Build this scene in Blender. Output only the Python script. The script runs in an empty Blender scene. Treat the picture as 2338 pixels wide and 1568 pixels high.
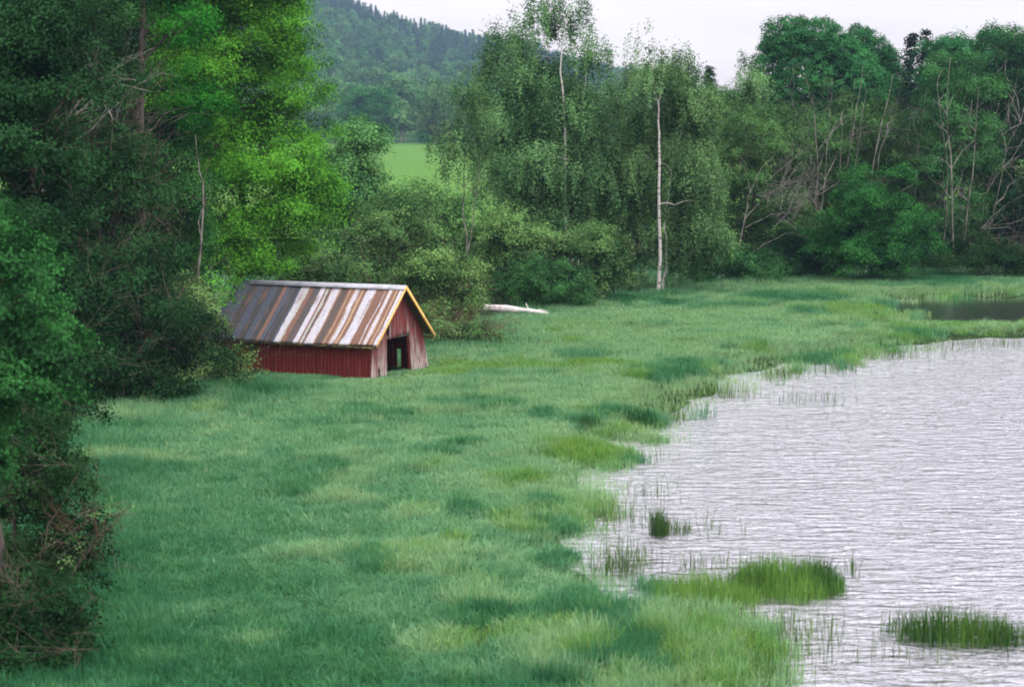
import bpy, math, random
import numpy as np
from mathutils import Vector

S = bpy.context.scene
COL = S.collection
R = math.radians

# ------------------------------------------------------------------ camera
FPX, CW, CH, CAMZ, HOR = 5200.0, 2338.0, 1568.0, 10.0, 250.0
PITCH = math.atan((CH / 2 - HOR) / FPX)
cam_d = bpy.data.cameras.new('camera')
cam = bpy.data.objects.new('camera', cam_d)
COL.objects.link(cam)
cam.location = (0, 0, CAMZ)
cam.rotation_euler = (math.pi / 2 - PITCH, 0, 0)
cam_d.sensor_width = 36
cam_d.lens = 36 * FPX / CW
cam_d.clip_start = 0.5
cam_d.clip_end = 12000
cam_d.dof.use_dof = True
cam_d.dof.focus_distance = 112
cam_d.dof.aperture_fstop = 2.0
S.camera = cam

# ------------------------------------------------------------------ light
SUN_EL, SUN_AZ = R(48), R(62)       # azimuth measured from +Y (view direction) towards +X
world = bpy.data.worlds.new('World')
S.world = world
world.use_nodes = True
nt = world.node_tree
nt.nodes.clear()
N = nt.nodes.new
L = nt.links.new
out = N('ShaderNodeOutputWorld')
sky = N('ShaderNodeTexSky')
sky.sky_type = 'NISHITA'
sky.sun_disc = False
sky.sun_elevation = SUN_EL
sky.sun_rotation = SUN_AZ
bg1 = N('ShaderNodeBackground')
bg1.inputs['Strength'].default_value = 0.06
L(sky.outputs[0], bg1.inputs['Color'])
tc = N('ShaderNodeTexCoord')
sep = N('ShaderNodeSeparateXYZ')
L(tc.outputs['Generated'], sep.inputs[0])
ramp = N('ShaderNodeValToRGB')
ramp.color_ramp.elements[0].position = 0.0
ramp.color_ramp.elements[0].color = (0.345, 0.305, 0.30, 1)
ramp.color_ramp.elements[1].position = 0.95
ramp.color_ramp.elements[1].color = (1.0, 0.98, 1.0, 1)
WS = 2.0
e = ramp.color_ramp.elements.new(0.10)
e.color = (0.385, 0.35, 0.35, 1)
e = ramp.color_ramp.elements.new(0.5)
e.color = (0.72, 0.69, 0.73, 1)
L(sep.outputs['Z'], ramp.inputs[0])
mp = N('ShaderNodeMapping')
mp.inputs['Scale'].default_value = (2.0, 2.0, 14.0)
L(tc.outputs['Generated'], mp.inputs[0])
noi = N('ShaderNodeTexNoise')
noi.inputs['Scale'].default_value = 2.2
noi.inputs['Detail'].default_value = 4
L(mp.outputs[0], noi.inputs['Vector'])
mr = N('ShaderNodeMapRange')
mr.inputs[1].default_value = 0.3
mr.inputs[2].default_value = 0.7
mr.inputs[3].default_value = 0.86
mr.inputs[4].default_value = 1.1
L(noi.outputs[0], mr.inputs[0])
vm = N('ShaderNodeVectorMath')
vm.operation = 'SCALE'
L(ramp.outputs[0], vm.inputs[0])
L(mr.outputs[0], vm.inputs['Scale'])
bg2 = N('ShaderNodeBackground')
L(vm.outputs[0], bg2.inputs['Color'])
bg2.inputs['Strength'].default_value = WS
mixw = N('ShaderNodeMixShader')
mixw.inputs[0].default_value = 0.85
L(bg1.outputs[0], mixw.inputs[1])
L(bg2.outputs[0], mixw.inputs[2])
L(mixw.outputs[0], out.inputs[0])

sun_d = bpy.data.lights.new('sun', 'SUN')
sun_d.energy = 1.3
sun_d.angle = R(35)
sun_d.color = (1.0, 0.95, 0.9)
sun = bpy.data.objects.new('sun', sun_d)
COL.objects.link(sun)
sdir = Vector((math.sin(SUN_AZ + R(60)) * math.cos(SUN_EL), math.cos(SUN_AZ + R(60)) * math.cos(SUN_EL), math.sin(SUN_EL)))
sky.sun_rotation = SUN_AZ + R(60)
sun.rotation_euler = (-sdir).to_track_quat('-Z', 'Y').to_euler()

S.view_settings.view_transform = 'Standard'
S.view_settings.look = 'None'
S.view_settings.exposure = 0.82
S.view_settings.gamma = 1.0
S.render.engine = 'CYCLES'
cy = S.cycles
cy.max_bounces = 8
cy.diffuse_bounces = 3
cy.glossy_bounces = 3
cy.transmission_bounces = 4
cy.transparent_max_bounces = 8
cy.volume_bounces = 0
cy.sample_clamp_indirect = 4
cy.use_denoising = True
cy.denoiser = 'OPENIMAGEDENOISE'
cy.denoising_input_passes = 'RGB_ALBEDO_NORMAL'
cy.denoising_prefilter = 'ACCURATE'
cy.use_adaptive_sampling = False
try:
    S.render.filter_size = 1.9
    cy.filter_width = 1.9
except Exception:
    pass


# ------------------------------------------------------------------ pixel helpers (photo at 2338 px wide)
cp, sp_ = math.cos(PITCH), math.sin(PITCH)


def P(px, py, z=0.0):
    """where the ray through a photo pixel meets height z"""
    u = CH / 2 - py
    d = (px - CW / 2, FPX * cp + u * sp_, -FPX * sp_ + u * cp)
    t = (z - CAMZ) / d[2]
    return (d[0] * t, d[1] * t)


def XZ(px, py, D):
    u = CH / 2 - py
    dy = FPX * cp + u * sp_
    return ((px - CW / 2) / dy * D, CAMZ + (-FPX * sp_ + u * cp) / dy * D)


# ------------------------------------------------------------------ mesh helpers
def link(name, me, mat=None, parent=None, loc=(0, 0, 0)):
    o = bpy.data.objects.new(name, me)
    COL.objects.link(o)
    o.location = loc
    if mat:
        me.materials.append(mat)
    if parent:
        o.parent = parent
    return o


def mesh_np(name, V, F, attrs=None, smooth=False):
    """V (n,3), F (m,3|4) index arrays"""
    V = np.asarray(V, np.float32)
    F = np.asarray(F, np.int32)
    me = bpy.data.meshes.new(name)
    me.vertices.add(len(V))
    me.vertices.foreach_set('co', V.ravel())
    k = F.shape[1]
    me.loops.add(F.size)
    me.loops.foreach_set('vertex_index', F.ravel())
    me.polygons.add(len(F))
    me.polygons.foreach_set('loop_start', np.arange(0, F.size, k, dtype=np.int32))
    me.polygons.foreach_set('loop_total', np.full(len(F), k, np.int32))
    if smooth:
        me.polygons.foreach_set('use_smooth', np.ones(len(F), bool))
    for an, (typ, arr) in (attrs or {}).items():
        a = me.attributes.new(an, typ, 'POINT')
        arr = np.asarray(arr, np.float32)
        if typ == 'FLOAT':
            a.data.foreach_set('value', arr.ravel())
        elif typ == 'FLOAT_VECTOR':
            a.data.foreach_set('vector', arr.ravel())
        else:
            a.data.foreach_set('color', arr.ravel())
    me.update(calc_edges=True)
    return me


class Acc:
    """collects quads"""
    def __init__(s):
        s.V, s.F, s.A, s.n = [], [], [], 0

    def add(s, V, F, a=None):
        V = np.asarray(V, float)
        s.V.append(V)
        s.F.append(np.asarray(F, int) + s.n)
        s.A.append(np.full(len(V), 0.5) if a is None else np.broadcast_to(np.asarray(a, float), (len(V),)))
        s.n += len(V)

    def tube(s, pts, rad, sides=5, a=None, cap=True):
        pts = np.asarray(pts, float)
        n = len(pts)
        rad = np.broadcast_to(np.asarray(rad, float), (n,))
        tan = np.gradient(pts, axis=0)
        tan /= np.linalg.norm(tan, axis=1)[:, None] + 1e-9
        ref = np.array([0.31, 0.95, 0.05]) if abs(tan[0][2]) > 0.6 else np.array([0, 0, 1.0])
        n1 = np.cross(tan, ref)
        n1 /= np.linalg.norm(n1, axis=1)[:, None] + 1e-9
        n2 = np.cross(tan, n1)
        ang = np.arange(sides) * 2 * math.pi / sides
        V = (pts[:, None, :] + rad[:, None, None] * (np.cos(ang)[None, :, None] * n1[:, None, :] + np.sin(ang)[None, :, None] * n2[:, None, :])).reshape(-1, 3)
        F = []
        for i in range(n - 1):
            for j in range(sides):
                k = (j + 1) % sides
                F.append((i * sides + j, i * sides + k, (i + 1) * sides + k, (i + 1) * sides + j))
        if cap and sides >= 4:
            for i0 in (0, (n - 1) * sides):
                for j in range(1, sides - 2, 2):
                    F.append((i0, i0 + j, i0 + j + 1, i0 + j + 2 if j + 2 < sides else i0))
        F = [f for f in F if len(set(f)) == 4]
        s.add(V, F, a)

    def box(s, p0, p1, a=None, M=None):
        x0, y0, z0 = p0
        x1, y1, z1 = p1
        V = np.array([(x0, y0, z0), (x1, y0, z0), (x1, y1, z0), (x0, y1, z0), (x0, y0, z1), (x1, y0, z1), (x1, y1, z1), (x0, y1, z1)], float)
        if M is not None:
            V = V @ M.T
        s.add(V, [(0, 3, 2, 1), (4, 5, 6, 7), (0, 1, 5, 4), (1, 2, 6, 5), (2, 3, 7, 6), (3, 0, 4, 7)], a)

    def mesh(s, name, smooth=False, attr='tint'):
        return mesh_np(name, np.concatenate(s.V), np.concatenate(s.F), {attr: ('FLOAT', np.concatenate(s.A))}, smooth)


def vnoise(x, y, seed=0):
    """smooth 2-d value noise, 0..1"""
    x = np.asarray(x, float)
    y = np.asarray(y, float)
    xi, yi = np.floor(x).astype(np.int64), np.floor(y).astype(np.int64)
    fx, fy = x - xi, y - yi
    fx, fy = fx * fx * (3 - 2 * fx), fy * fy * (3 - 2 * fy)

    def h(a, b):
        n = (a * 374761393 + b * 668265263 + seed * 1442695041) & 0xffffffff
        n = ((n ^ (n >> 13)) * 1274126177) & 0xffffffff
        return ((n ^ (n >> 16)) & 0xffff) / 65535.0
    return (h(xi, yi) * (1 - fx) + h(xi + 1, yi) * fx) * (1 - fy) + (h(xi, yi + 1) * (1 - fx) + h(xi + 1, yi + 1) * fx) * fy


def fnoise(x, y, seed=0, oct=3):
    t, a, s = 0, 1.0, 0
    for i in range(oct):
        t = t + a * vnoise(np.asarray(x) * 2 ** i, np.asarray(y) * 2 ** i, seed + i)
        s += a
        a *= 0.5
    return t / s


def tag(o, label=None, cat=None, group=None, kind=None):
    if label:
        o['label'] = label
    if cat:
        o['category'] = cat
    if group:
        o['group'] = group
    if kind:
        o['kind'] = kind
    return o


# ------------------------------------------------------------------ materials
def newmat(name):
    m = bpy.data.materials.new(name)
    m.use_nodes = True
    m.node_tree.nodes.clear()
    return m, m.node_tree.nodes.new, m.node_tree.links.new


def leaf_mat(name, dark, light, trans=0.3, attr_type='GEOMETRY', rough=0.55, hue=0.02, val=0.1, gl=0.003):
    m, N, L = newmat(name)
    out = N('ShaderNodeOutputMaterial')
    at = N('ShaderNodeAttribute')
    at.attribute_type = attr_type
    at.attribute_name = 'tint'
    rp = N('ShaderNodeValToRGB')
    rp.color_ramp.elements[0].position = 0.15
    rp.color_ramp.elements[0].color = (*[c * .6 for c in dark], 1)
    rp.color_ramp.elements[1].position = 0.9
    rp.color_ramp.elements[1].color = (*[c * 1.18 for c in light], 1)
    L(at.outputs['Fac'], rp.inputs[0])
    oi = N('ShaderNodeObjectInfo')
    mr = N('ShaderNodeMapRange')
    mr.inputs[3].default_value = 0.5 - hue
    mr.inputs[4].default_value = 0.5 + hue
    L(oi.outputs['Random'], mr.inputs[0])
    hs = N('ShaderNodeHueSaturation')
    L(mr.outputs[0], hs.inputs['Hue'])
    wn = N('ShaderNodeTexWhiteNoise')
    wn.noise_dimensions = '1D'
    L(oi.outputs['Random'], wn.inputs['W'])
    mv = N('ShaderNodeMapRange')
    mv.inputs[3].default_value = 1 - val
    mv.inputs[4].default_value = 1 + val
    L(wn.outputs['Value'], mv.inputs[0])
    L(mv.outputs[0], hs.inputs['Value'])
    L(rp.outputs[0], hs.inputs['Color'])
    d = N('ShaderNodeBsdfDiffuse')
    t = N('ShaderNodeBsdfTranslucent')
    g = N('ShaderNodeBsdfGlossy')
    g.inputs['Roughness'].default_value = rough
    L(hs.outputs[0], d.inputs[0])
    L(hs.outputs[0], t.inputs[0])
    a = N('ShaderNodeMixShader')
    a.inputs[0].default_value = trans * 0.6
    L(d.outputs[0], a.inputs[1])
    L(t.outputs[0], a.inputs[2])
    b = N('ShaderNodeMixShader')
    b.inputs[0].default_value = gl
    L(a.outputs[0], b.inputs[1])
    L(g.outputs[0], b.inputs[2])
    L(b.outputs[0], out.inputs[0])
    return m


def bark_mat(name, c1, c2, scale=6, stretch=(1, 1, 0.3), lo=0.4, hi=0.6):
    m, N, L = newmat(name)
    out = N('ShaderNodeOutputMaterial')
    tcn = N('ShaderNodeTexCoord')
    mp = N('ShaderNodeMapping')
    mp.inputs['Scale'].default_value = stretch
    L(tcn.outputs['Object'], mp.inputs[0])
    n = N('ShaderNodeTexNoise')
    n.inputs['Scale'].default_value = scale
    n.inputs['Detail'].default_value = 4
    L(mp.outputs[0], n.inputs['Vector'])
    rp = N('ShaderNodeValToRGB')
    rp.color_ramp.elements[0].position = lo
    rp.color_ramp.elements[0].color = (*c1, 1)
    rp.color_ramp.elements[1].position = hi
    rp.color_ramp.elements[1].color = (*c2, 1)
    L(n.outputs[0], rp.inputs[0])
    p = N('ShaderNodeBsdfPrincipled')
    p.inputs['Roughness'].default_value = 0.9
    p.inputs['Specular IOR Level'].default_value = 0.2
    L(rp.outputs[0], p.inputs['Base Color'])
    bp = N('ShaderNodeBump')
    bp.inputs['Strength'].default_value = 0.5
    bp.inputs['Distance'].default_value = 0.03
    L(n.outputs[0], bp.inputs['Height'])
    L(bp.outputs[0], p.inputs['Normal'])
    L(p.outputs[0], out.inputs[0])
    return m


ML = {
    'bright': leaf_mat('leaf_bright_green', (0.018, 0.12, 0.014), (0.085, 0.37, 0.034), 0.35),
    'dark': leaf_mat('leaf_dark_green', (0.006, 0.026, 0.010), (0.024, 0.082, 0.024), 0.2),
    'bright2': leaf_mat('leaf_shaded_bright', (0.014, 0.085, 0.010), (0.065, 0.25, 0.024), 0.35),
    'leafy': leaf_mat('leaf_soft_green', (0.012, 0.055, 0.016), (0.05, 0.17, 0.04), 0.3),
    'mid': leaf_mat('leaf_mid_green', (0.013, 0.072, 0.018), (0.058, 0.19, 0.036), 0.3),
    'birch': leaf_mat('leaf_birch', (0.022, 0.09, 0.032), (0.13, 0.285, 0.10), 0.3),
    'willow': leaf_mat('leaf_willow', (0.045, 0.13, 0.038), (0.20, 0.35, 0.10), 0.25),
    'grey': leaf_mat('leaf_grey_green', (0.03, 0.105, 0.035), (0.14, 0.28, 0.085), 0.25),
    'yellow': leaf_mat('leaf_yellow_green', (0.08, 0.17, 0.04), (0.28, 0.40, 0.10), 0.3),
    'alder': leaf_mat('leaf_alder', (0.015, 0.056, 0.018), (0.074, 0.185, 0.05), 0.25),
    'poplar': leaf_mat('leaf_poplar', (0.014, 0.08, 0.03), (0.045, 0.18, 0.055), 0.25),
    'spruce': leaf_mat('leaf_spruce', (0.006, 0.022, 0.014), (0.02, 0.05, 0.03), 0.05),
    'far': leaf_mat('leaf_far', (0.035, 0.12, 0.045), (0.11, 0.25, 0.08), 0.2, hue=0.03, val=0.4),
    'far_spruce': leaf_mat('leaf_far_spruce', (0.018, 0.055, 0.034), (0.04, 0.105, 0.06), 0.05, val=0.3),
    'reed': leaf_mat('leaf_reed', (0.02, 0.085, 0.02), (0.14, 0.235, 0.045), 0.3),
}
MB = {
    'birch': bark_mat('bark_birch', (0.05, 0.045, 0.045), (0.50, 0.46, 0.44), 4, (1, 1, 2.2), 0.36, 0.44),
    'pale': bark_mat('bark_pale_grey', (0.09, 0.085, 0.075), (0.24, 0.215, 0.195), 5),
    'dark': bark_mat('bark_dark', (0.03, 0.025, 0.022), (0.09, 0.075, 0.065), 6),
    'twig': bark_mat('bark_brown_twig', (0.05, 0.04, 0.032), (0.13, 0.10, 0.08), 3),
    'red': bark_mat('bark_red_twig', (0.07, 0.042, 0.03), (0.15, 0.09, 0.06), 3),
    'drift': bark_mat('driftwood', (0.38, 0.33, 0.31), (0.70, 0.63, 0.62), 4, (0.4, 2, 2), 0.3, 0.6),
}

# ------------------------------------------------------------------ shore line and ground
SHORE_PX = [(1850, 2600), (1775, 1700), (1745, 1568), (1700, 1480), (1580, 1400), (1440, 1350), (1355, 1300), (1330, 1255), (1385, 1190), (1380, 1110),
            (1430, 1065), (1440, 1020), (1520, 965), (1610, 930), (1700, 885), (1790, 855), (1960, 820), (2100, 792), (2338, 772), (2800, 752)]
BAY_PX = [(1940, 704), (2060, 693), (2150, 687), (2338, 681), (2800, 672), (2800, 735), (2338, 738), (2200, 738), (2080, 722)]
SH = np.array([P(*q) for q in SHORE_PX])
BAY = np.array([P(*q) for q in BAY_PX])
LAKE = np.vstack([SH, [(160, SH[-1][1])], [(160, 10)], [(SH[0][0], 10)]])


def inside(poly, X, Y):
    c = np.zeros(X.shape, bool)
    n = len(poly)
    for i in range(n):
        x0, y0 = poly[i]
        x1, y1 = poly[(i + 1) % n]
        cond = ((y0 > Y) != (y1 > Y)) & (X < (x1 - x0) * (Y - y0) / (y1 - y0 + 1e-12) + x0)
        c ^= cond
    return c


def dist_poly(poly, X, Y):
    d = np.full(X.shape, 1e9)
    n = len(poly)
    for i in range(n):
        a, b = poly[i], poly[(i + 1) % n]
        ab = b - a
        t = np.clip(((X - a[0]) * ab[0] + (Y - a[1]) * ab[1]) / (ab @ ab + 1e-12), 0, 1)
        d = np.minimum(d, np.hypot(X - a[0] - t * ab[0], Y - a[1] - t * ab[1]))
    return d


def sdist(X, Y):
    """metres from the water's visible edge, positive on the meadow side"""
    X, Y = np.asarray(X, float), np.asarray(Y, float)
    a = np.where(inside(LAKE, X, Y), -1, 1) * dist_poly(LAKE, X, Y)
    b = np.where(inside(BAY, X, Y), -1, 1) * dist_poly(BAY, X, Y)
    return np.minimum(a, b)


def ground_z(X, Y):
    X, Y = np.asarray(X, float), np.asarray(Y, float)
    s = sdist(X, Y) + np.interp(Y, [50, 90], [1.2, 4.0]) * (fnoise(X * 0.45, Y * 0.25, 5, 4) - 0.5)
    z = np.clip((s - np.interp(Y, [60, 95], [.6, 1.2])) * 0.045, -0.9, 0.08) + 0.06 * (fnoise(X * 0.4, Y * 0.4, 9) - 0.5) * (s > 0)
    return z


def grid(name, x0, x1, y0, y1, nx, ny, zf, mat, label=None):
    xs, ys = np.linspace(x0, x1, nx), np.linspace(y0, y1, ny)
    X, Y = np.meshgrid(xs, ys)
    Z = zf(X, Y)
    V = np.stack([X.ravel(), Y.ravel(), Z.ravel()], 1)
    i = np.arange((ny - 1) * nx).reshape(ny - 1, nx)[:, :-1].ravel()
    F = np.stack([i, i + 1, i + nx + 1, i + nx], 1)
    return link(name, mesh_np(name, V, F, smooth=True), mat)


def ground_mat(name, c1, c2, scale, c3=None):
    m, N, L = newmat(name)
    out = N('ShaderNodeOutputMaterial')
    tcn = N('ShaderNodeTexCoord')
    n = N('ShaderNodeTexNoise')
    n.inputs['Scale'].default_value = scale
    n.inputs['Detail'].default_value = 8
    n.inputs['Roughness'].default_value = 0.65
    L(tcn.outputs['Object'], n.inputs['Vector'])
    rp = N('ShaderNodeValToRGB')
    rp.color_ramp.elements[0].position = 0.35
    rp.color_ramp.elements[0].color = (*c1, 1)
    rp.color_ramp.elements[1].position = 0.65
    rp.color_ramp.elements[1].color = (*c2, 1)
    L(n.outputs[0], rp.inputs[0])
    p = N('ShaderNodeBsdfDiffuse')
    L(rp.outputs[0], p.inputs[0])
    bp = N('ShaderNodeBump')
    bp.inputs['Strength'].default_value = 0.6
    bp.inputs['Distance'].default_value = 0.2
    L(n.outputs[0], bp.inputs['Height'])
    L(bp.outputs[0], p.inputs['Normal'])
    L(p.outputs[0], out.inputs[0])
    return m


tag(grid('ground', -75, 75, 14, 170, 301, 313, ground_z, ground_mat('soil_mat', (0.012, 0.022, 0.010), (0.035, 0.06, 0.024), 1.2)), kind='structure')

# far terrain: flat field, then land rising to the wooded hill
RX = [-3000, 0, 400, 690, 840, 960, 1110, 1290, 1440, 1640, 1750, 2338, 4000]
RY = [-900, -430, -290, -85, 0, 42, 78, 122, 152, 200, 222, 232, 236]


def far_z(X, Y):
    X, Y = np.asarray(X, float), np.asarray(Y, float)
    px = X / np.maximum(Y, 1) * FPX + CW / 2
    yr = np.interp(px, RX, RY)
    zr = 10 + (250 - yr) / FPX * 1900 - 12
    t = np.clip((Y - 690) / (1900 - 690), 0, 1)
    z = zr * (0.25 * t + 0.75 * t ** 1.7) * np.where(Y > 1900, 1 - 0.35 * np.clip((Y - 1900) / 900, 0, 1), 1)
    z += 9 * (fnoise(X / 160, Y / 160, 3) - 0.5) * np.clip((Y - 760) / 400, 0, 1)
    return z - 0.05 - 0.35 * (Y < 172)


tag(grid('terrain', -1500, 1500, 168, 2650, 160, 150, far_z, ground_mat('terrain_mat', (0.02, 0.05, 0.02), (0.045, 0.09, 0.035), 0.08)), kind='structure')
tag(grid('field', -170, 120, 176, 672, 40, 80, lambda X, Y: far_z(X, Y) + 0.10, ground_mat('crop_mat', (0.055, 0.14, 0.028), (0.11, 0.20, 0.05), 0.9)), kind='structure')

# ------------------------------------------------------------------ water
m, N, L = newmat('water_mat')
out = N('ShaderNodeOutputMaterial')
tcn = N('ShaderNodeTexCoord')


def wnoise(scale, sx, sy, det, dist=0.0, rot=0.0):
    mp = N('ShaderNodeMapping')
    mp.inputs['Scale'].default_value = (sx, sy, 1)
    mp.inputs['Rotation'].default_value = (0, 0, rot)
    L(tcn.outputs['Object'], mp.inputs[0])
    n = N('ShaderNodeTexNoise')
    n.inputs['Scale'].default_value = scale
    n.inputs['Detail'].default_value = det
    n.inputs['Distortion'].default_value = dist
    L(mp.outputs[0], n.inputs['Vector'])
    return n


n1 = wnoise(1.0, 1.15, 3.0, 4, 0.7, R(8))
n2 = wnoise(1.0, 6.0, 9.0, 4, 0.6, R(-12))
n3 = wnoise(0.16, 1, 2.0, 4)
ad = N('ShaderNodeMath')
ad.operation = 'MULTIPLY_ADD'
ad.inputs[1].default_value = 0.28
L(n2.outputs[0], ad.inputs[0])
L(n1.outputs[0], ad.inputs[2])
# ripples die down in the sheltered back bay
geo = N('ShaderNodeSeparateXYZ')
L(tcn.outputs['Object'], geo.inputs[0])
sh = N('ShaderNodeMapRange')
sh.inputs[1].default_value = 100
sh.inputs[2].default_value = 108
sh.inputs[3].default_value = 1.0
sh.inputs[4].default_value = 0.05
L(geo.outputs['Y'], sh.inputs[0])
pt = N('ShaderNodeMapRange')
pt.inputs[1].default_value = 0.3
pt.inputs[2].default_value = 0.7
pt.inputs[3].default_value = 0.75
pt.inputs[4].default_value = 1.25
L(n3.outputs[0], pt.inputs[0])
mu = N('ShaderNodeMath')
mu.operation = 'MULTIPLY'
L(sh.outputs[0], mu.inputs[0])
L(pt.outputs[0], mu.inputs[1])
bp = N('ShaderNodeBump')
bp.inputs['Distance'].default_value = 0.24
L(mu.outputs[0], bp.inputs['Strength'])
L(ad.outputs[0], bp.inputs['Height'])
gl = N('ShaderNodeBsdfGlossy')
gl.inputs['Roughness'].default_value = 0.12
gl.inputs['Color'].default_value = (0.83, 0.805, 0.865, 1)
L(bp.outputs[0], gl.inputs['Normal'])
df = N('ShaderNodeBsdfDiffuse')
df.inputs['Color'].default_value = (0.008, 0.010, 0.010, 1)
fr = N('ShaderNodeFresnel')
fr.inputs['IOR'].default_value = 1.5
L(bp.outputs[0], fr.inputs['Normal'])
fm = N('ShaderNodeMapRange')
fm.inputs[1].default_value = 0.035
fm.inputs[2].default_value = 0.165
fm.inputs[3].default_value = 0.28
fm.inputs[4].default_value = 1.0
L(fr.outputs[0], fm.inputs[0])
mx = N('ShaderNodeMixShader')
L(fm.outputs[0], mx.inputs[0])
L(df.outputs[0], mx.inputs[1])
L(gl.outputs[0], mx.inputs[2])
L(mx.outputs[0], out.inputs[0])
MW = m
tag(grid('water', -40, 75, 14, 160, 2, 2, lambda X, Y: X * 0.0, MW), kind='structure')

# ------------------------------------------------------------------ grass tufts (stuff, instanced on points)
rng = np.random.default_rng(7)


def blades(n, rad, h0, h1, width, lean, rg, seg=2):
    a = rg.uniform(0, 2 * math.pi, n)
    r = rad * np.sqrt(rg.uniform(0, 1, n))
    base = np.stack([r * np.cos(a), r * np.sin(a), np.full(n, -0.04)], 1)
    az = a + rg.normal(0, 1.2, n)
    ln = np.abs(rg.normal(0, 1, n)) * lean
    h = rg.uniform(h0, h1, n)
    d = np.stack([np.cos(az), np.sin(az), np.zeros(n)], 1)
    w = np.stack([-np.sin(az + rg.normal(0, 1, n)), np.cos(az + rg.normal(0, 1, n)), np.zeros(n)], 1) * (width / 2)
    up = np.array([0, 0, 1.0])
    mid = base + d * (ln * h * 0.28)[:, None] + up * (h * 0.6)[:, None]
    tip = base + d * (ln * h * 0.85)[:, None] + up * (h * np.clip(1.0 - 0.25 * ln, 0.45, 1))[:, None]
    V = np.stack([base - w, base + w, mid + w * .85, mid - w * .85, tip + w * 0.15, tip - w * 0.15], 1).reshape(-1, 3)
    i = np.arange(n) * 6
    F = np.concatenate([np.stack([i, i + 1, i + 2, i + 3], 1), np.stack([i + 3, i + 2, i + 4, i + 5], 1)])
    return V, F


def scatter(name, src_meshes, mat, P3, rotz, scl, tint, which, label=None, cat=None):
    """one object: a point cloud mesh that instances the given tuft meshes"""
    obs = []
    for k, me in enumerate(src_meshes):
        if mat:
            me.materials.append(mat)
        obs.append(bpy.data.objects.new(me.name, me))
    me = bpy.data.meshes.new(name)
    n = len(P3)
    me.vertices.add(n)
    me.vertices.foreach_set('co', np.asarray(P3, np.float32).ravel())
    for an, typ, arr in (('rot', 'FLOAT_VECTOR', np.stack([rng.normal(0, .05, n), rng.normal(0, .05, n), rotz], 1)), ('scl', 'FLOAT_VECTOR', scl)):
        a = me.attributes.new(an, typ, 'POINT')
        a.data.foreach_set('vector', np.asarray(arr, np.float32).ravel())
    a = me.attributes.new('tint', 'FLOAT', 'POINT')
    a.data.foreach_set('value', np.asarray(tint, np.float32))
    a = me.attributes.new('which', 'FLOAT', 'POINT')
    a.data.foreach_set('value', np.asarray(which, np.float32))
    o = link(name, me)
    ng = bpy.data.node_groups.new(name + '_nodes', 'GeometryNodeTree')
    ng.interface.new_socket('Geometry', in_out='INPUT', socket_type='NodeSocketGeometry')
    ng.interface.new_socket('Geometry', in_out='OUTPUT', socket_type='NodeSocketGeometry')
    gi, go = ng.nodes.new('NodeGroupInput'), ng.nodes.new('NodeGroupOutput')
    jn = ng.nodes.new('GeometryNodeJoinGeometry')

    def na(nm, t):
        q = ng.nodes.new('GeometryNodeInputNamedAttribute')
        q.data_type = t
        q.inputs['Name'].default_value = nm
        return [s for s in q.outputs if s.enabled and s.name == 'Attribute'][0]
    rot, sc_, wh = na('rot', 'FLOAT_VECTOR'), na('scl', 'FLOAT_VECTOR'), na('which', 'FLOAT')
    for k, so in enumerate(obs):
        oi = ng.nodes.new('GeometryNodeObjectInfo')
        oi.inputs['Object'].default_value = so
        oi.inputs['As Instance'].default_value = True
        cm = ng.nodes.new('FunctionNodeCompare')
        cm.data_type = 'FLOAT'
        cm.operation = 'EQUAL'
        ng.links.new(wh, cm.inputs[0])
        cm.inputs[1].default_value = float(k)
        cm.inputs['Epsilon'].default_value = 0.1
        ip = ng.nodes.new('GeometryNodeInstanceOnPoints')
        ng.links.new(gi.outputs[0], ip.inputs['Points'])
        ng.links.new(oi.outputs['Geometry'], ip.inputs['Instance'])
        ng.links.new(cm.outputs[0], ip.inputs['Selection'])
        ng.links.new(rot, ip.inputs['Rotation'])
        ng.links.new(sc_, ip.inputs['Scale'])
        ng.links.new(ip.outputs[0], jn.inputs[0])
    ng.links.new(jn.outputs[0], go.inputs[0])
    md = o.modifiers.new('scatter', 'NODES')
    md.node_group = ng
    tag(o, label, cat, kind='stuff')
    return o


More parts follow.
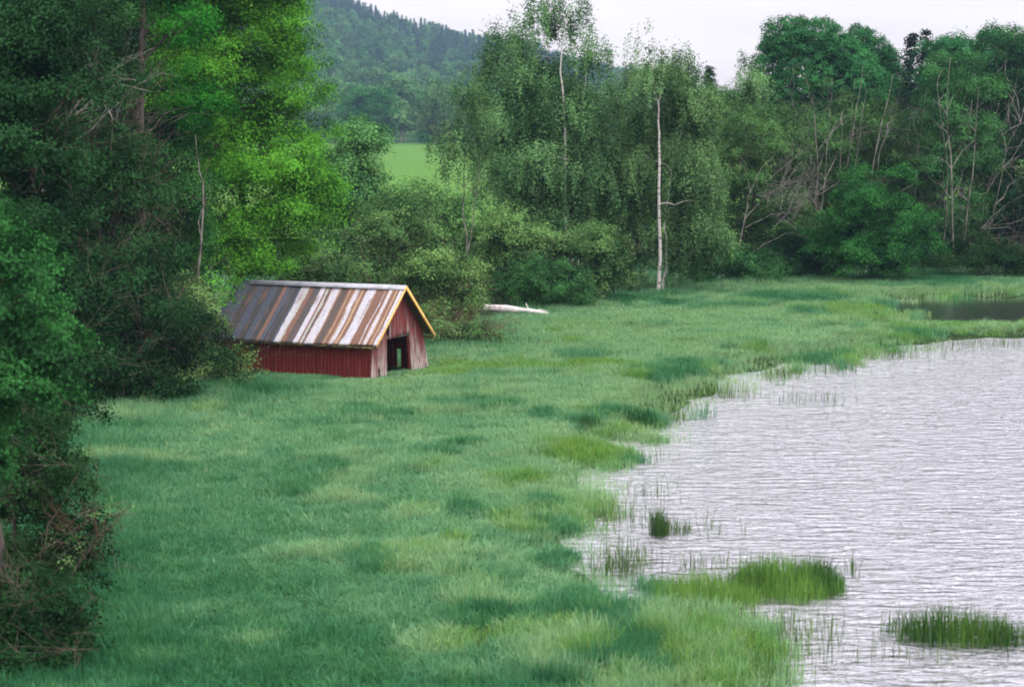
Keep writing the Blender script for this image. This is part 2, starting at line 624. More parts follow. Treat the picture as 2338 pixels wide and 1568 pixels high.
# patches seen in the meadow: px, py, rx, ry, tall, tint   (tint: 0 deep green .5 glaucous-mid 1 yellow-green)
PATCH = [(2250, 752, 240, 15, .1, .62), (2500, 745, 240, 15, .1, .6), (1300, 1045, 150, 42, .55, .85), (1215, 1045, 50, 25, .6, .25), (1100, 1285, 190, 36, .5, .55), (1250, 1285, 70, 40, .6, .3), (1230, 1205, 75, 26, .5, .35), (1320, 1160, 80, 24, .5, .5),
         (1500, 1490, 260, 95, .55, .8), (1320, 1370, 45, 22, .5, .2), (1560, 1440, 110, 50, .5, .45), (1640, 1530, 110, 50, .5, .75), (1250, 1470, 140, 60, .2, .7), (985, 1188, 90, 14, .2, .7),
         (1230, 850, 260, 18, .25, .9), (1955, 757, 42, 10, .5, .15), (1930, 715, 130, 16, .5, .85), (1800, 690, 220, 14, .4, .3), (1470, 968, 52, 15, .8, .2), (1345, 985, 45, 20, .7, .15),
         (1410, 995, 90, 22, .4, .7), (1080, 1030, 70, 10, .3, .25), (1240, 962, 30, 10, .3, .3), (350, 960, 180, 28, .3, .5), (600, 900, 160, 22, .4, .4), (1000, 850, 90, 20, .3, .8),
         (500, 1520, 420, 60, .25, .2), (700, 1350, 60, 25, .2, .25), (350, 1060, 150, 12, .2, .6), (1150, 1130, 70, 20, .1, .6), (1500, 1350, 60, 30, .3, .35), (1000, 1500, 120, 40, .1, .6),
         (1500, 700, 180, 16, .35, .25), (2150, 650, 250, 16, .35, .35), (900, 880, 120, 14, .4, .5), (830, 940, 60, 12, .15, .25), (1290, 790, 60, 8, .2, .8), (2280, 700, 0, 0, 0, 0)]
PW = []
for (a, b, rx, ry, tl, ti) in PATCH[:-1]:
    c = P(a, b)
    PW.append((c[0], c[1], rx / FPX * c[1], abs(P(a, b - ry)[1] - P(a, b + ry)[1]) / 2, tl, ti))

# scattered points in ground coordinates
NP = 210000
Y = np.sqrt(rng.uniform(30 ** 2, 150 ** 2, NP))
X = rng.uniform(-1, 1, NP) * (Y * 0.27 + 3)
dens = 17.0
area = 0
keep = rng.uniform(0, 1, NP) < np.interp(Y, [30, 60, 100, 150], [1.0, 0.8, 0.55, 0.42])
X, Y = X[keep], Y[keep]
sd = sdist(X, Y)
namp = np.interp(Y, [40, 60, 95, 110], [1.0, 1.8, 5.0, 2.5])
edge = sd + namp * (fnoise(X * 0.22, Y * 0.13, 21) - 0.5) + .4 * namp * (vnoise(X * 1.3, Y * 0.8, 25) - 0.5)
prob = np.clip((edge + .6) / np.interp(Y, [40, 60, 95], [1.6, 2.6, 6.5]), 0, 1) ** 1.2
tall = np.zeros(len(X))
tint_p = np.zeros(len(X))
wsum = np.zeros(len(X))
wob = 1.1 * (fnoise(X * 0.9, Y * 0.5, 31, 4) - 0.5)
for (cx, cy_, rx, ry, tl, ti) in PW:
    q = np.clip((1.1 - np.hypot((X - cx) / rx, (Y - cy_) / ry) + wob * 2) / 0.9, 0, 1)
    tall = np.maximum(tall, q * tl)
    tint_p += q * ti
    wsum += q
pm = np.clip(wsum, 0, 1)
tint_p = tint_p / np.maximum(wsum, 1e-6)
prob = np.maximum(prob, (pm > 0.4) * 0.9 * (sd > -6))
WOOD_PX = [(-400, 2600), (-60, 1800), (40, 1568), (90, 1380), (140, 1180), (180, 1040), (300, 960), (430, 925), (540, 880), (640, 850), (1000, 800), (1080, 795), (1110, 750), (1200, 722), (1330, 700), (1500, 683), (1640, 665), (1750, 652), (2050, 640), (2338, 622), (2900, 610)]
WP = np.array([P(*q) for q in WOOD_PX])
WD = np.vstack([WP, [(WP[-1][0], 180)], [(-90, 180)], [(-90, 20)]])
wsd = np.where(inside(WD, X, Y), -1, 1) * dist_poly(WP, X, Y) + 1.2 * (fnoise(X * .6, Y * .6, 83) - .5)
prob *= np.clip((wsd + 1.2) / 1.6, .05, 1)
keep = (rng.uniform(0, 1, len(X)) < prob)
rn = fnoise(X * .42 + 9, Y * .30, 101, 4)
q = np.clip((rn - np.interp(edge, [0, 14], [.53, .62])) / .07, 0, 1) * (1 - pm)
sel_ = fnoise(X * .5, Y * .4 + 30, 111, 2) < .5
tall = np.maximum(tall, .5 * q)
tint_p = np.where(q > .15, np.where(sel_, .25, np.interp(edge, [3, 12], [.78, .46])), tint_p)
pm = np.maximum(pm, np.interp(edge, [3, 12], [.8, .2]) * q)
# the strip of thin reed between bay and lake stays thin
# keep grass out of the boathouse and from under the thick wood
X, Y, sd, edge, tall, tint_p, pm, wsd = [a[keep] for a in (X, Y, sd, edge, tall, tint_p, pm, wsd)]
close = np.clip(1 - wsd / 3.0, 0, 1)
big = fnoise(X * 0.12, Y * 0.10, 41, 4)
Z = np.maximum(ground_z(X, Y), -0.05)
hgt = 0.55 + .35 * close + tall * 1.0 * (fnoise(X * 1.4, Y * .9, 91) - .5) + 0.35 * (big - 0.5) + 0.75 * tall + rng.normal(0, .08, len(X)) + 0.25 * (fnoise(X * .8, Y * .8, 57) - .5)
# colour coordinate: 0..1 -> ramp deep green / glaucous / pale glaucous / olive / yellow green
base_t = np.interp(Y, [38, 60, 100], [.20, .39, .57]) + 0.26 * (fnoise(X * 0.35, Y * 0.25, 51, 4) - 0.5) + .25 * (fnoise(X * 1.6, Y * 1.1, 77, 3) - .5) + rng.normal(0, .08, len(X))  # nearest grass tinted deeper, shade of the thicket put into its colour
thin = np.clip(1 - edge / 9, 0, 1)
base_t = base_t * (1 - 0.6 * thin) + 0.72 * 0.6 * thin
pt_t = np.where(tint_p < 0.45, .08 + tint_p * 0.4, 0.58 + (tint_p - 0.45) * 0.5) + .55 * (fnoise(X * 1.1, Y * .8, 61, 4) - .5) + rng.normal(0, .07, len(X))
tnt = np.clip((base_t - .14 * close) * (1 - pm) + pt_t * pm, 0.0, 1)  # contact shade along the wood is painted in as a darker tint
BH_X, BH_Y = P(850, 872)
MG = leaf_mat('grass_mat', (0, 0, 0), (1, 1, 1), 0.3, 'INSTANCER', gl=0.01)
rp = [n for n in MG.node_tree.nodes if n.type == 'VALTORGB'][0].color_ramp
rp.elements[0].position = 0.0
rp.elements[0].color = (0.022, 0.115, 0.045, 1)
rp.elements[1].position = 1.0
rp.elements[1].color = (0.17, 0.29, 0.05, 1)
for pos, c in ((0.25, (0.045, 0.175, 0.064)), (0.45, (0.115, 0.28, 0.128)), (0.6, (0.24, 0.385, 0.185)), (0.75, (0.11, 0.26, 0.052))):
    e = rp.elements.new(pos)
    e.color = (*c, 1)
tufts = []
for k in range(4):
    V, F = blades(46, 0.27, 0.26, 0.56, 0.016, 0.62, rng)
    tufts.append(mesh_np('grass_tuft', V, F))
V, F = blades(15, 0.30, 0.25, 0.5, 0.013, 0.25, rng)
tufts.append(mesh_np('thin_reed_tuft', V, F))
wh = rng.integers(0, 4, len(X)).astype(float)
wh[(edge < np.interp(Y, [40, 60, 95], [1.0, 1.6, 4.5])) & (pm < 0.3)] = 4
sc = np.stack([np.full(len(X), 1.0), np.full(len(X), 1.0), hgt], 1) * np.interp(Y, [30, 150], [0.9, 1.35])[:, None]
sc[:, 2] /= np.interp(Y, [30, 150], [0.9, 1.15])
# boathouse footprint kept clear
ux, uy = math.cos(R(65)), math.sin(R(65))
vx, vy = math.cos(R(155)), math.sin(R(155))
lu = (X - BH_X) * ux + (Y - BH_Y) * uy
lv = (X - BH_X) * vx + (Y - BH_Y) * vy
nb = np.clip(np.hypot(np.maximum(np.abs(lu - 2) - 2, 0), np.maximum(np.abs(lv - 3.5) - 3.5, 0)) / 4.0, 0, 1)
sc[:, 2] *= 0.22 + 0.78 * nb
LGX, LGY = P(1160, 725)
sc[:, 2] *= 0.4 + 0.6 * np.clip(np.hypot((X - LGX) / 3.0, (Y - LGY + 1.5) / 3.5), 0, 1)
ok = ~((lu > 0.15) & (lu < 3.9) & (lv > 0.4) & (lv < 6.9))
X, Y, Z, sc, tnt, wh = X[ok], Y[ok], Z[ok], sc[ok], tnt[ok], wh[ok]
print('grass instances', len(X))
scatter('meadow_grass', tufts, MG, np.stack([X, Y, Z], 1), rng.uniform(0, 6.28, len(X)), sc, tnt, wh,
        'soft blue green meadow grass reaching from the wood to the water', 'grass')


# ------------------------------------------------------------------ reed clumps standing in the water
def reed_clump(px, py, rx, ry, n, h, tint, label, seed, w=0.018, lean=0.30, extra=(), group='reed clumps standing in the lake'):
    rg = np.random.default_rng(seed)
    cx, cy_ = P(px, py)
    acc_V, acc_F, acc_T, nn = [], [], [], 0
    for (qx, qy, qrx, qry, frac, hm, tn) in ((px, py, rx, ry, 1.0, 1.0, tint),) + tuple(extra):
        c = P(qx, qy)
        wx, wy = qrx / FPX * c[1], abs(P(qx, qy - qry)[1] - P(qx, qy + qry)[1]) / 2
        k = int(n * frac)
        V, F = blades(k, 0.02, 0.45, 1.08, w, lean, rg)
        a = rg.uniform(0, 2 * math.pi, k)
        r = np.sqrt(rg.uniform(0, 1, k)) * (0.82 + 0.3 * vnoise(np.cos(a) * 3 + 9, np.sin(a) * 3 + seed, seed)) * (1 + np.abs(rg.normal(0, .07, k)))
        ox, oy = c[0] - cx + r * np.cos(a) * wx, c[1] - cy_ + r * np.sin(a) * wy
        hh = h * hm * (1.08 - 0.4 * r ** 3) * (0.65 + 0.7 * fnoise(ox * 1.3 + 50, oy * 1.3, seed))
        V = V.reshape(k, 6, 3) * np.stack([hh, hh, hh], 1)[:, None, :]
        V[:, :, 0] = V[:, :, 0] + ox[:, None]
        V[:, :, 1] = V[:, :, 1] + oy[:, None]
        acc_V.append(V.reshape(-1, 3))
        acc_F.append(F + nn)
        acc_T.append(np.repeat(np.clip(tn + rg.normal(0, .15, k) + .5 * (fnoise(ox + 9, oy, seed + 2) - .5), 0, 1), 6))
        nn += k * 6
    me = mesh_np('reed_clump', np.concatenate(acc_V), np.concatenate(acc_F), {'tint': ('FLOAT', np.concatenate(acc_T))})
    o = link('reed_clump', me, ML['reed'], loc=(cx, cy_, 0))
    tag(o, label, 'reeds', group)
    return o


reed_clump(1790, 1350, 130, 26, 2800, .74, .6, 'largest dense green reed clump, long island in the open water', 1,
           extra=((1590, 1362, 105, 24, .6, .75, .75), (1870, 1345, 55, 16, .35, 1.0, .35), (1680, 1375, 60, 14, .2, .7, .7)))
reed_clump(2190, 1462, 130, 18, 1150, .70, .42, 'dark reed clump nearest the lower right corner, standing alone in the water', 2,
           extra=((2060, 1448, 50, 14, .14, .75, .35), (2290, 1465, 60, 14, .4, .85, .3)))
reed_clump(1505, 1218, 24, 9, 330, .75, .2, 'small upright reed clump in open water off the bulging shore', 3, extra=((1550, 1215, 35, 8, .6, .6, .4),))
reed_clump(1465, 973, 38, 7, 500, .72, .2, 'round dark reed tussock at the very edge of the lake', 4, extra=((1500, 978, 25, 5, .3, .5, .6),))
reed_clump(1350, 990, 32, 9, 450, .66, .18, 'dark reed tussock in the shallows left of the round one', 5, extra=((1385, 998, 45, 9, .6, .5, .5),))

# thin single reeds
rg = np.random.default_rng(11)
SR = [(1820, 1470, 130, 60, 230), (1430, 1290, 80, 40, 200), (1560, 1420, 80, 25, 120), (1620, 1210, 60, 15, 30), (1400, 1310, 50, 25, 120), (1480, 1130, 100, 20, 45), (1850, 918, 90, 10, 70), (1700, 1420, 80, 18, 60),
      (1740, 1540, 40, 60, 160), (1410, 1190, 60, 25, 110), (1600, 1300, 120, 12, 70), (1950, 1310, 12, 14, 25), (2080, 1500, 160, 12, 40), (2060, 1450, 60, 12, 40), (1560, 935, 70, 8, 60), (1470, 1050, 60, 14, 50), (1900, 850, 120, 8, 120), (2150, 800, 150, 6, 140), (1650, 905, 80, 12, 240), (2000, 818, 140, 6, 260), (2250, 788, 140, 5, 200), (1790, 862, 60, 9, 160), (1540, 960, 40, 12, 120)]
VV, FF, nn, TT = [], [], 0, []
for (a, b, rx, ry, k) in SR:
    c = P(a, b)
    wx, wy = rx / FPX * c[1], abs(P(a, b - ry)[1] - P(a, b + ry)[1]) / 2
    V, F = blades(k, 0.02, 0.3, 0.62, 0.014, 0.25, rg)
    V = V.reshape(k, 6, 3)
    V[:, :, 0] += (c[0] + rg.normal(0, .5, k) * wx)[:, None]
    V[:, :, 1] += (c[1] + rg.normal(0, .5, k) * wy)[:, None]
    VV.append(V.reshape(-1, 3))
    FF.append(F + nn)
    nn += k * 6
    TT.append(np.repeat(rg.uniform(.1, .7, k), 6))
tag(link('scattered_reeds', mesh_np('scattered_reeds', np.concatenate(VV), np.concatenate(FF), {'tint': ('FLOAT', np.concatenate(TT))}), ML['reed']),
    'thin single reeds scattered through the shallow water', 'reeds', kind='stuff')


# ------------------------------------------------------------------ trees
def limb(p0, p1, n, rg, rise=0.15, jit=0.04):
    p0, p1 = np.asarray(p0, float), np.asarray(p1, float)
    t = np.linspace(0, 1, n)[:, None]
    Ln = np.linalg.norm(p1 - p0)
    pts = p0 + (p1 - p0) * t + np.array([0, 0, 1]) * np.sin(t * math.pi) * rise * Ln * 0.5
    j = rg.normal(0, jit * Ln, (n, 3)) * np.sin(t * math.pi)
    return pts + j


def twig_tree(acc, p, d, ln, r, depth, rg, spread=0.55, kids=3, up=0.05):
    d = d / (np.linalg.norm(d) + 1e-9)
    n = 5
    pts = [p]
    dd = d.copy()
    for i in range(n - 1):
        dd = dd + rg.normal(0, 0.13, 3) + np.array([0, 0, up])
        dd /= np.linalg.norm(dd)
        pts.append(pts[-1] + dd * ln / (n - 1))
    acc.tube(pts, np.linspace(r, r * 0.45, n), 4 if depth > 1 else 3, cap=False)
    if depth <= 0:
        return
    for k in range(kids):
        i = int(rg.integers(1, n))
        q = rg.normal(0, 1, 3)
        nd = dd + spread * q / np.linalg.norm(q) * 1.3
        twig_tree(acc, pts[i], nd, ln * rg.uniform(.5, .8), max(r * .5, 0.006), depth - 1, rg, spread, kids, up)


def leaves(C, O, per, rc, leaf, rg, style='round', tintC=None, flat=0.6):
    n = len(C)
    per, leaf = int(per * 1.5), leaf * .9
    sm_ = vnoise(C[:, 0] / (rc * 3.2) + C[:, 1] / (rc * 4.) + 40, C[:, 2] / (rc * 2.4) + 40, 17) - .5
    C = np.repeat(C, per, 0)
    O = np.repeat(O, per, 0)
    m_ = n * per
    if style == 'hang':
        Lh = np.repeat(rg.uniform(0.5, 1.9, n) * rc * 2.2, per)
        t = rg.uniform(0, 1, m_)
        off = rg.normal(0, 0.19 * rc, (m_, 3)) * (1 + (1 - t))[:, None]
        off[:, 2] = off[:, 2] * 1.2 - t * Lh + .45 * Lh
        off[:, :2] += O[:, :2] * (rc * 0.5 * np.sqrt(t))[:, None]
    else:
        off = rg.normal(0, 1, (m_, 3)) * rc * 0.48 * np.array([1, 1, flat])
        off[:, 2] -= 0.35 * (off[:, 0] ** 2 + off[:, 1] ** 2) / rc
    pos = C + off
    nr = O * 0.75 + np.array([0, 0, 0.35]) + rg.normal(0, 0.42, (m_, 3))
    nr /= np.linalg.norm(nr, axis=1)[:, None]
    t1 = np.cross(nr, rg.normal(0, 1, (m_, 3)))
    t1 /= np.linalg.norm(t1, axis=1)[:, None] + 1e-9
    t2 = np.cross(nr, t1)
    s = leaf * rg.uniform(.6, 1.35, m_)[:, None]
    V = np.stack([pos - t1 * s * .5, pos + t2 * s * .3, pos + t1 * s * .5, pos - t2 * s * .3], 1).reshape(-1, 3)
    F = np.arange(m_ * 4).reshape(-1, 4)
    tc_ = rg.normal(0, 1, n) if tintC is None else tintC
    tint = np.clip(0.5 + 0.15 * np.repeat(tc_, per) + .55 * np.repeat(sm_, per) + 0.08 * rg.normal(0, 1, m_), 0, 1)
    return V, F, np.repeat(tint, 4)


def crown_points(blobs, n, rg, shell=0.5, lump=0.22, bough=0):
    """blobs: rows cx cy cz rx ry rz dens"""
    B = np.array(blobs, float)
    w = (B[:, 3] * B[:, 5]) * B[:, 6]
    idx = rg.choice(len(B), n, p=w / w.sum())
    b = B[idx]
    d = rg.normal(0, 1, (n, 3))
    d /= np.linalg.norm(d, axis=1)[:, None]
    # uneven outline: lumps that depend on direction and blob
    lm = 0
    for k, f in enumerate((2.3, 4.7)):
        ph = rg.uniform(0, 6.28, (len(B), 3))[idx]
        lm = lm + np.sin(d[:, 0] * f + ph[:, 0]) * np.sin(d[:, 1] * f + ph[:, 1]) * np.sin(d[:, 2] * f * 1.4 + ph[:, 2]) / (k + 1)
    r = (shell + (1 - shell) * rg.uniform(0, 1, n) ** 0.6) * (1 + lump * lm * 1.4)
    C = b[:, :3] + d * r[:, None] * b[:, 3:6]
    C[:, 2] = np.maximum(C[:, 2], 0.25 + rg.uniform(0, .3, n))
    if bough:
        # gather the clumps on the upper sides of domed boughs
        k = max(n // 13, 6)
        bi = rg.integers(0, k, n)
        rb = (bough * rg.uniform(.6, 1.35, k))[bi]
        dd = rg.normal(0, 1, (n, 3)) + d[bi] * 0.7
        dd[:, 2] = np.abs(dd[:, 2]) * 1.1 - .25
        dd /= np.linalg.norm(dd, axis=1)[:, None]
        C2 = C[:k][bi] + dd * rb[:, None] * np.array([1, 1, .75])
        m_ = rg.uniform(0, 1, n) < .82
        C = np.where(m_[:, None], C2, C)
        o = d[bi] * .4 + dd
        o /= np.linalg.norm(o, axis=1)[:, None]
        d = np.where(m_[:, None], o, d)
    return C, d


KIND_RC = {'round': 0.5, 'hang': 0.42}
TREES = []


def make_tree(name, label, cat, px, D, blobs, leafm, barkm, n, per=34, leaf=0.12, rc=0.48, style='round', trunks=None, tr=0.14,
              limbs=14, twigs=0, twm=None, seed=0, group=None, shell=0.5, lump=0.22, twlen=1.4, twr=0.014, flat=0.6, bf=2.0):
    rg = np.random.default_rng(seed + 100)
    bx = XZ(px, 250, D)[0]
    e = bpy.data.objects.new(name, None)
    COL.objects.link(e)
    e.location = (bx, D, 0)
    tag(e, label, cat, group)
    BL = []
    for b in blobs:
        q = list(b) + [0, 1.0][len(b) - 4:] if len(b) < 6 else list(b)
        x, z = XZ(q[0], q[1], D)
        sh_ = rc * bf * .5 if n else 0
        rx = max(q[2] / FPX * D - sh_, .35 * q[2] / FPX * D)
        rz = max(q[3] / FPX * D - sh_, .35 * q[3] / FPX * D)
        BL.append((x - bx, q[4], z, rx, max(min(rx, 3.6), 0.4 * rz, 0.8), rz, q[5]))
    if n:
        C, O = crown_points(BL, n, rg, shell * .8, lump, rc * bf)
        V, F, T = leaves(C, O, per, rc, leaf, rg, style, flat=flat)
        cr = link('crown', mesh_np('crown', V, F, {'tint': ('FLOAT', T)}), ML[leafm], e)
    else:
        C, O = crown_points(BL, 60, rg, shell, lump)
    acc = Acc()
    top = max(BL, key=lambda b: b[2])
    ends = []
    if trunks is None:
        pts = limb((0, 0, -0.1), (top[0] * .8, top[1], top[2]), 9, rg, 0, 0.012)
        acc.tube(pts, np.linspace(tr, tr * .25, 9), 7)
        ends.append(pts)
    else:
        for tk in trunks:
            pl, r0, r1 = tk[0], tk[1], tk[2]
            dy = tk[3] if len(tk) > 3 else 0
            pts = []
            for (qx, qy) in pl:
                x, z = XZ(qx, qy, D + dy)
                pts.append((x - bx, dy, z))
            pts = np.array(pts, float)
            # refine
            t = np.linspace(0, len(pts) - 1, max(8, len(pts) * 3))
            fine = np.stack([np.interp(t, np.arange(len(pts)), pts[:, k]) for k in range(3)], 1)
            fine[1:-1, :2] += rg.normal(0, 0.035, (len(fine) - 2, 2))
            acc.tube(fine, np.linspace(r0, r1 * .5, len(fine)) * (.45 if barkm == 'pale' else .75), 7)
            ends.append(fine)
    for k in range(limbs):
        if k > 8 and style == 'hang':
            break
        tp = ends[int(rg.integers(0, len(ends)))]
        c = C[int(rg.integers(0, len(C)))]
        zz = tp[:, 2]
        want = min(max(c[2] - np.linalg.norm(c[:2] - tp[len(tp) // 2][:2]) * rg.uniform(.3, .9), zz[0] + .4), zz[-1])
        want = max(want, zz[0] + .38 * (zz[-1] - zz[0]))
        i = int(np.argmin(np.abs(zz - want)))
        if c[2] < tp[i][2] - .3:
            continue
        pts = limb(tp[i], c, 6, rg, rg.uniform(-.05, .3), 0.04)
        r0 = tr * rg.uniform(.16, .32)
        acc.tube(pts, np.linspace(r0, 0.008, 6), 5, cap=False)
    link('trunk', acc.mesh('trunk', True), MB[barkm], e)
    if twigs:
        ta = Acc()
        for k in range(twigs):
            c = C[int(rg.integers(0, len(C)))].copy()
            if n and c[2] > .78 * C[:, 2].max():
                continue
            c = c * (1, 1, 1) - O[0] * 0
            d = np.array([c[0], c[1], 0]) * .25 + rg.normal(0, .6, 3) + np.array([0, 0, .5])
            twig_tree(ta, c - d / np.linalg.norm(d) * twlen * .6, d, twlen * rg.uniform(.7, 1.5), twr, 2, rg, 0.6, 3, 0.02)
        link('bare_twigs', ta.mesh('bare_twigs', True), MB[twm or 'twig'], e)
    TREES.append(e)
    return e


# ---- left wood, nearest first
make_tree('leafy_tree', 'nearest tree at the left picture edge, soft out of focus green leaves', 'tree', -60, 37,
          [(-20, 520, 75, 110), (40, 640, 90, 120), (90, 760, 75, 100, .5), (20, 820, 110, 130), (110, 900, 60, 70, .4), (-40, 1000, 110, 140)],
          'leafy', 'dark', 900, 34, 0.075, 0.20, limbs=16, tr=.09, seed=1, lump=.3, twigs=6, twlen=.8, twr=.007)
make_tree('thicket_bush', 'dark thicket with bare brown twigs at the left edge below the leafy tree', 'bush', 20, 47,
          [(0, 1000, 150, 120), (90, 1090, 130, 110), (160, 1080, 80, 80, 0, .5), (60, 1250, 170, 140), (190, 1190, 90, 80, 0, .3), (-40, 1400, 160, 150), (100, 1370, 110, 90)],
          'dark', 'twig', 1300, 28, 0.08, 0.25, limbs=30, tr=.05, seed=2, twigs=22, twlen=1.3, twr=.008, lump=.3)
make_tree('bramble_bush', 'shadowy low bush with a bent bare branch in the lower left corner', 'bush', 30, 40,
          [(-10, 1400, 150, 120), (90, 1450, 120, 100), (20, 1560, 190, 120), (200, 1540, 80, 60, 0, .6), (150, 1360, 70, 80, 0, .4)],
          'dark', 'dark', 1100, 28, 0.07, 0.22, limbs=24, tr=.04, seed=3, twigs=30, twlen=1.1, twr=.008, lump=.3)
make_tree('dead_branch_bush', 'sparse reddish brown dead bush leaning over the grass at left', 'bush', 130, 46,
          [(240, 1170, 60, 50), (180, 1260, 60, 60), (270, 1130, 40, 30)], 'grey', 'twig', 22, 14, 0.06, 0.2,
          trunks=[([(100, 1400), (180, 1290), (270, 1180)], .03, .01), ([(90, 1390), (110, 1200), (180, 1080)], .025, .008)], limbs=10, tr=.04, seed=4, twigs=12, twlen=.9, twr=.006, twm='red')
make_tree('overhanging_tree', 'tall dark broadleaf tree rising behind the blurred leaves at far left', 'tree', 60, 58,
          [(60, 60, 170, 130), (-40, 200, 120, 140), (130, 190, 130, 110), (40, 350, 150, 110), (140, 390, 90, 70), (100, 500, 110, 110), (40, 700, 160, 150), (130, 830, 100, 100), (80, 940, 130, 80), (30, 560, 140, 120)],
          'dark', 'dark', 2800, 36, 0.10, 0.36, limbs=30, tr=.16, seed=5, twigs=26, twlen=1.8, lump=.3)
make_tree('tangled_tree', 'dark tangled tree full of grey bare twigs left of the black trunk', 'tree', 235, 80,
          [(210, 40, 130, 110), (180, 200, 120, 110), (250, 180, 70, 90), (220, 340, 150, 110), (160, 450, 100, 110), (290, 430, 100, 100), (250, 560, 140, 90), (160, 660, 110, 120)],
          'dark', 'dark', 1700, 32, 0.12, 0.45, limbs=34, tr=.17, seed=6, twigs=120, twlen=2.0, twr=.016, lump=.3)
make_tree('black_trunk_tree', 'tree with a straight near black trunk beside the bright green crown', 'tree', 318, 84,
          [(330, -60, 130, 80), (400, 60, 80, 90), (270, -20, 90, 80), (380, 180, 60, 60, 1.5), (420, 260, 90, 70, 1.5)], 'bright2', 'dark', 420, 34, 0.12, 0.45,
          trunks=[([(318, 830), (322, 400), (320, 200), (326, 0), (330, -120)], .30, .16)], limbs=16, tr=.2, seed=7)
make_tree('leaning_snag', 'thin pale bare limb leaning in front of the dark tangled tree', 'dead tree', 160, 72,
          [(250, 200, 60, 40)], 'dark', 'pale', 0, trunks=[([(20, 900), (60, 600), (130, 300), (230, 175), (350, 110)], .07, .025)], limbs=6, tr=.06, seed=8, twigs=8, twlen=1.2, twm='pale')
make_tree('grey_trunk_tree', 'slender tree with a pale grey trunk between tangled wood and bright crown', 'tree', 458, 86,
          [(410, 420, 70, 90), (390, 540, 90, 90), (430, 340, 50, 60), (380, 650, 90, 70)], 'leafy', 'pale', 480, 34, 0.11, 0.45,
          trunks=[([(452, 860), (456, 640), (460, 520), (464, 425), (452, 360), (446, 310)], .13, .03, -1.6)], limbs=3, tr=.10, seed=9, twigs=14, twlen=1.5)
make_tree('brushwood_bush', 'large brown twiggy bush hanging over the grass left of the boathouse', 'bush', 300, 76,
          [(300, 640, 130, 100), (210, 720, 110, 110), (380, 720, 110, 90), (290, 830, 150, 80), (430, 810, 80, 60), (200, 880, 80, 60), (150, 820, 90, 90), (300, 890, 120, 50)],
          'dark', 'twig', 1500, 28, 0.11, 0.42, limbs=50, tr=.07, seed=10, twigs=90, twlen=1.7, twr=.012, lump=.3)
make_tree('boathouse_bush', 'grey green bush covering the left end of the red boathouse', 'bush', 500, 81,
          [(440, 720, 60, 80), (480, 820, 66, 55), (430, 860, 90, 50), (545, 850, 50, 34, -1.2), (585, 800, 46, 34, -1.2, .7), (500, 890, 40, 16), (400, 690, 60, 70)],
          'grey', 'twig', 560, 30, 0.11, 0.33, limbs=40, tr=.05, seed=11, twigs=46, twlen=1.4, twr=.012, lump=.3,
          )
make_tree('maple_tree', 'large vivid green broadleaf tree spreading its crown above the boathouse roof', 'tree', 560, 91,
          [(410, 40, 90, 110), (400, 230, 70, 60, -2), (440, 170, 80, 90, -1), (480, 560, 50, 70, -3), (400, -60, 100, 80), (750, 560, 40, 30), (560, 620, 60, 30, -3), (500, -70, 170, 110), (610, 20, 88, 95), (650, 130, 80, 85), (545, 120, 130, 110), (660, 235, 68, 72), (575, 260, 110, 90), (690, 330, 72, 75, -.5), (600, 380, 120, 90, -1), (715, 420, 58, 75), (660, 490, 100, 80, -.8),
           (560, 520, 95, 85, -1.2), (700, 560, 55, 50), (490, 300, 70, 80), (500, 430, 55, 80), (600, 600, 90, 45, -1), (505, 650, 30, 46, -5), (700, -40, -1, 1)][:-1],
          'bright', 'dark', 3900, 40, 0.115, 0.46, limbs=50, tr=.22, seed=12, lump=.32, shell=.55)
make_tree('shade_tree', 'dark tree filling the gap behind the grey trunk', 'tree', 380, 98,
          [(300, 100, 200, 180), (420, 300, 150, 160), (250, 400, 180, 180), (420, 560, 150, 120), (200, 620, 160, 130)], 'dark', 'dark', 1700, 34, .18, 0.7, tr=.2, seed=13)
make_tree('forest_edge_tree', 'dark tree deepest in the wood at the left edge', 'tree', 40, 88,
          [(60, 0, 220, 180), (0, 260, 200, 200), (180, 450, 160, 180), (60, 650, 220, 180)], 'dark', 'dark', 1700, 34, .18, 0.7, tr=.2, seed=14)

# ---- behind and beside the boathouse
make_tree('ash_sapling', 'grey green young ash with drooping sprays right of the vivid tree', 'tree', 830, 112,
          [(822, 318, 52, 46), (838, 295, 38, 34), (785, 370, 66, 70), (765, 420, 60, 80), (825, 390, 44, 46), (780, 460, 75, 75), (820, 460, 46, 56), (770, 560, 70, 80), (850, 560, 70, 70)],
          'grey', 'pale', 1500, 32, 0.14, 0.45, limbs=26, tr=.10, seed=20, lump=.3, twigs=12)
make_tree('sallow_bush', 'dull green brown sallow directly behind the boathouse ridge', 'bush', 870, 103,
          [(830, 620, 110, 70), (730, 610, 70, 60), (670, 630, 60, 46), (900, 540, 90, 70), (930, 640, 80, 70), (960, 470, 60, 40)],
          'grey', 'twig', 950, 30, 0.13, 0.45, limbs=30, tr=.07, seed=21, lump=.3, twigs=40, twlen=1.6)
make_tree('hedge_willow', 'pale willow bush below the bright crop field', 'bush', 990, 116,
          [(930, 470, 70, 45), (1000, 490, 80, 55), (1060, 520, 50, 70), (960, 560, 90, 60), (900, 460, 40, 40)],
          'willow', 'twig', 700, 30, 0.14, 0.48, limbs=24, tr=.07, seed=22, lump=.3, twigs=20, twlen=1.5)
make_tree('yellow_bush', 'yellowish green bush with brown twigs at the boathouse right side', 'bush', 1040, 99,
          [(985, 630, 60, 56), (1035, 620, 55, 50), (1060, 680, 46, 55), (1010, 720, 66, 50), (990, 780, 40, 25, 0, .6)],
          'willow', 'red', 640, 30, 0.12, 0.40, limbs=34, tr=.05, seed=23, lump=.3, twigs=70, twlen=1.4, twr=.011, twm='red')
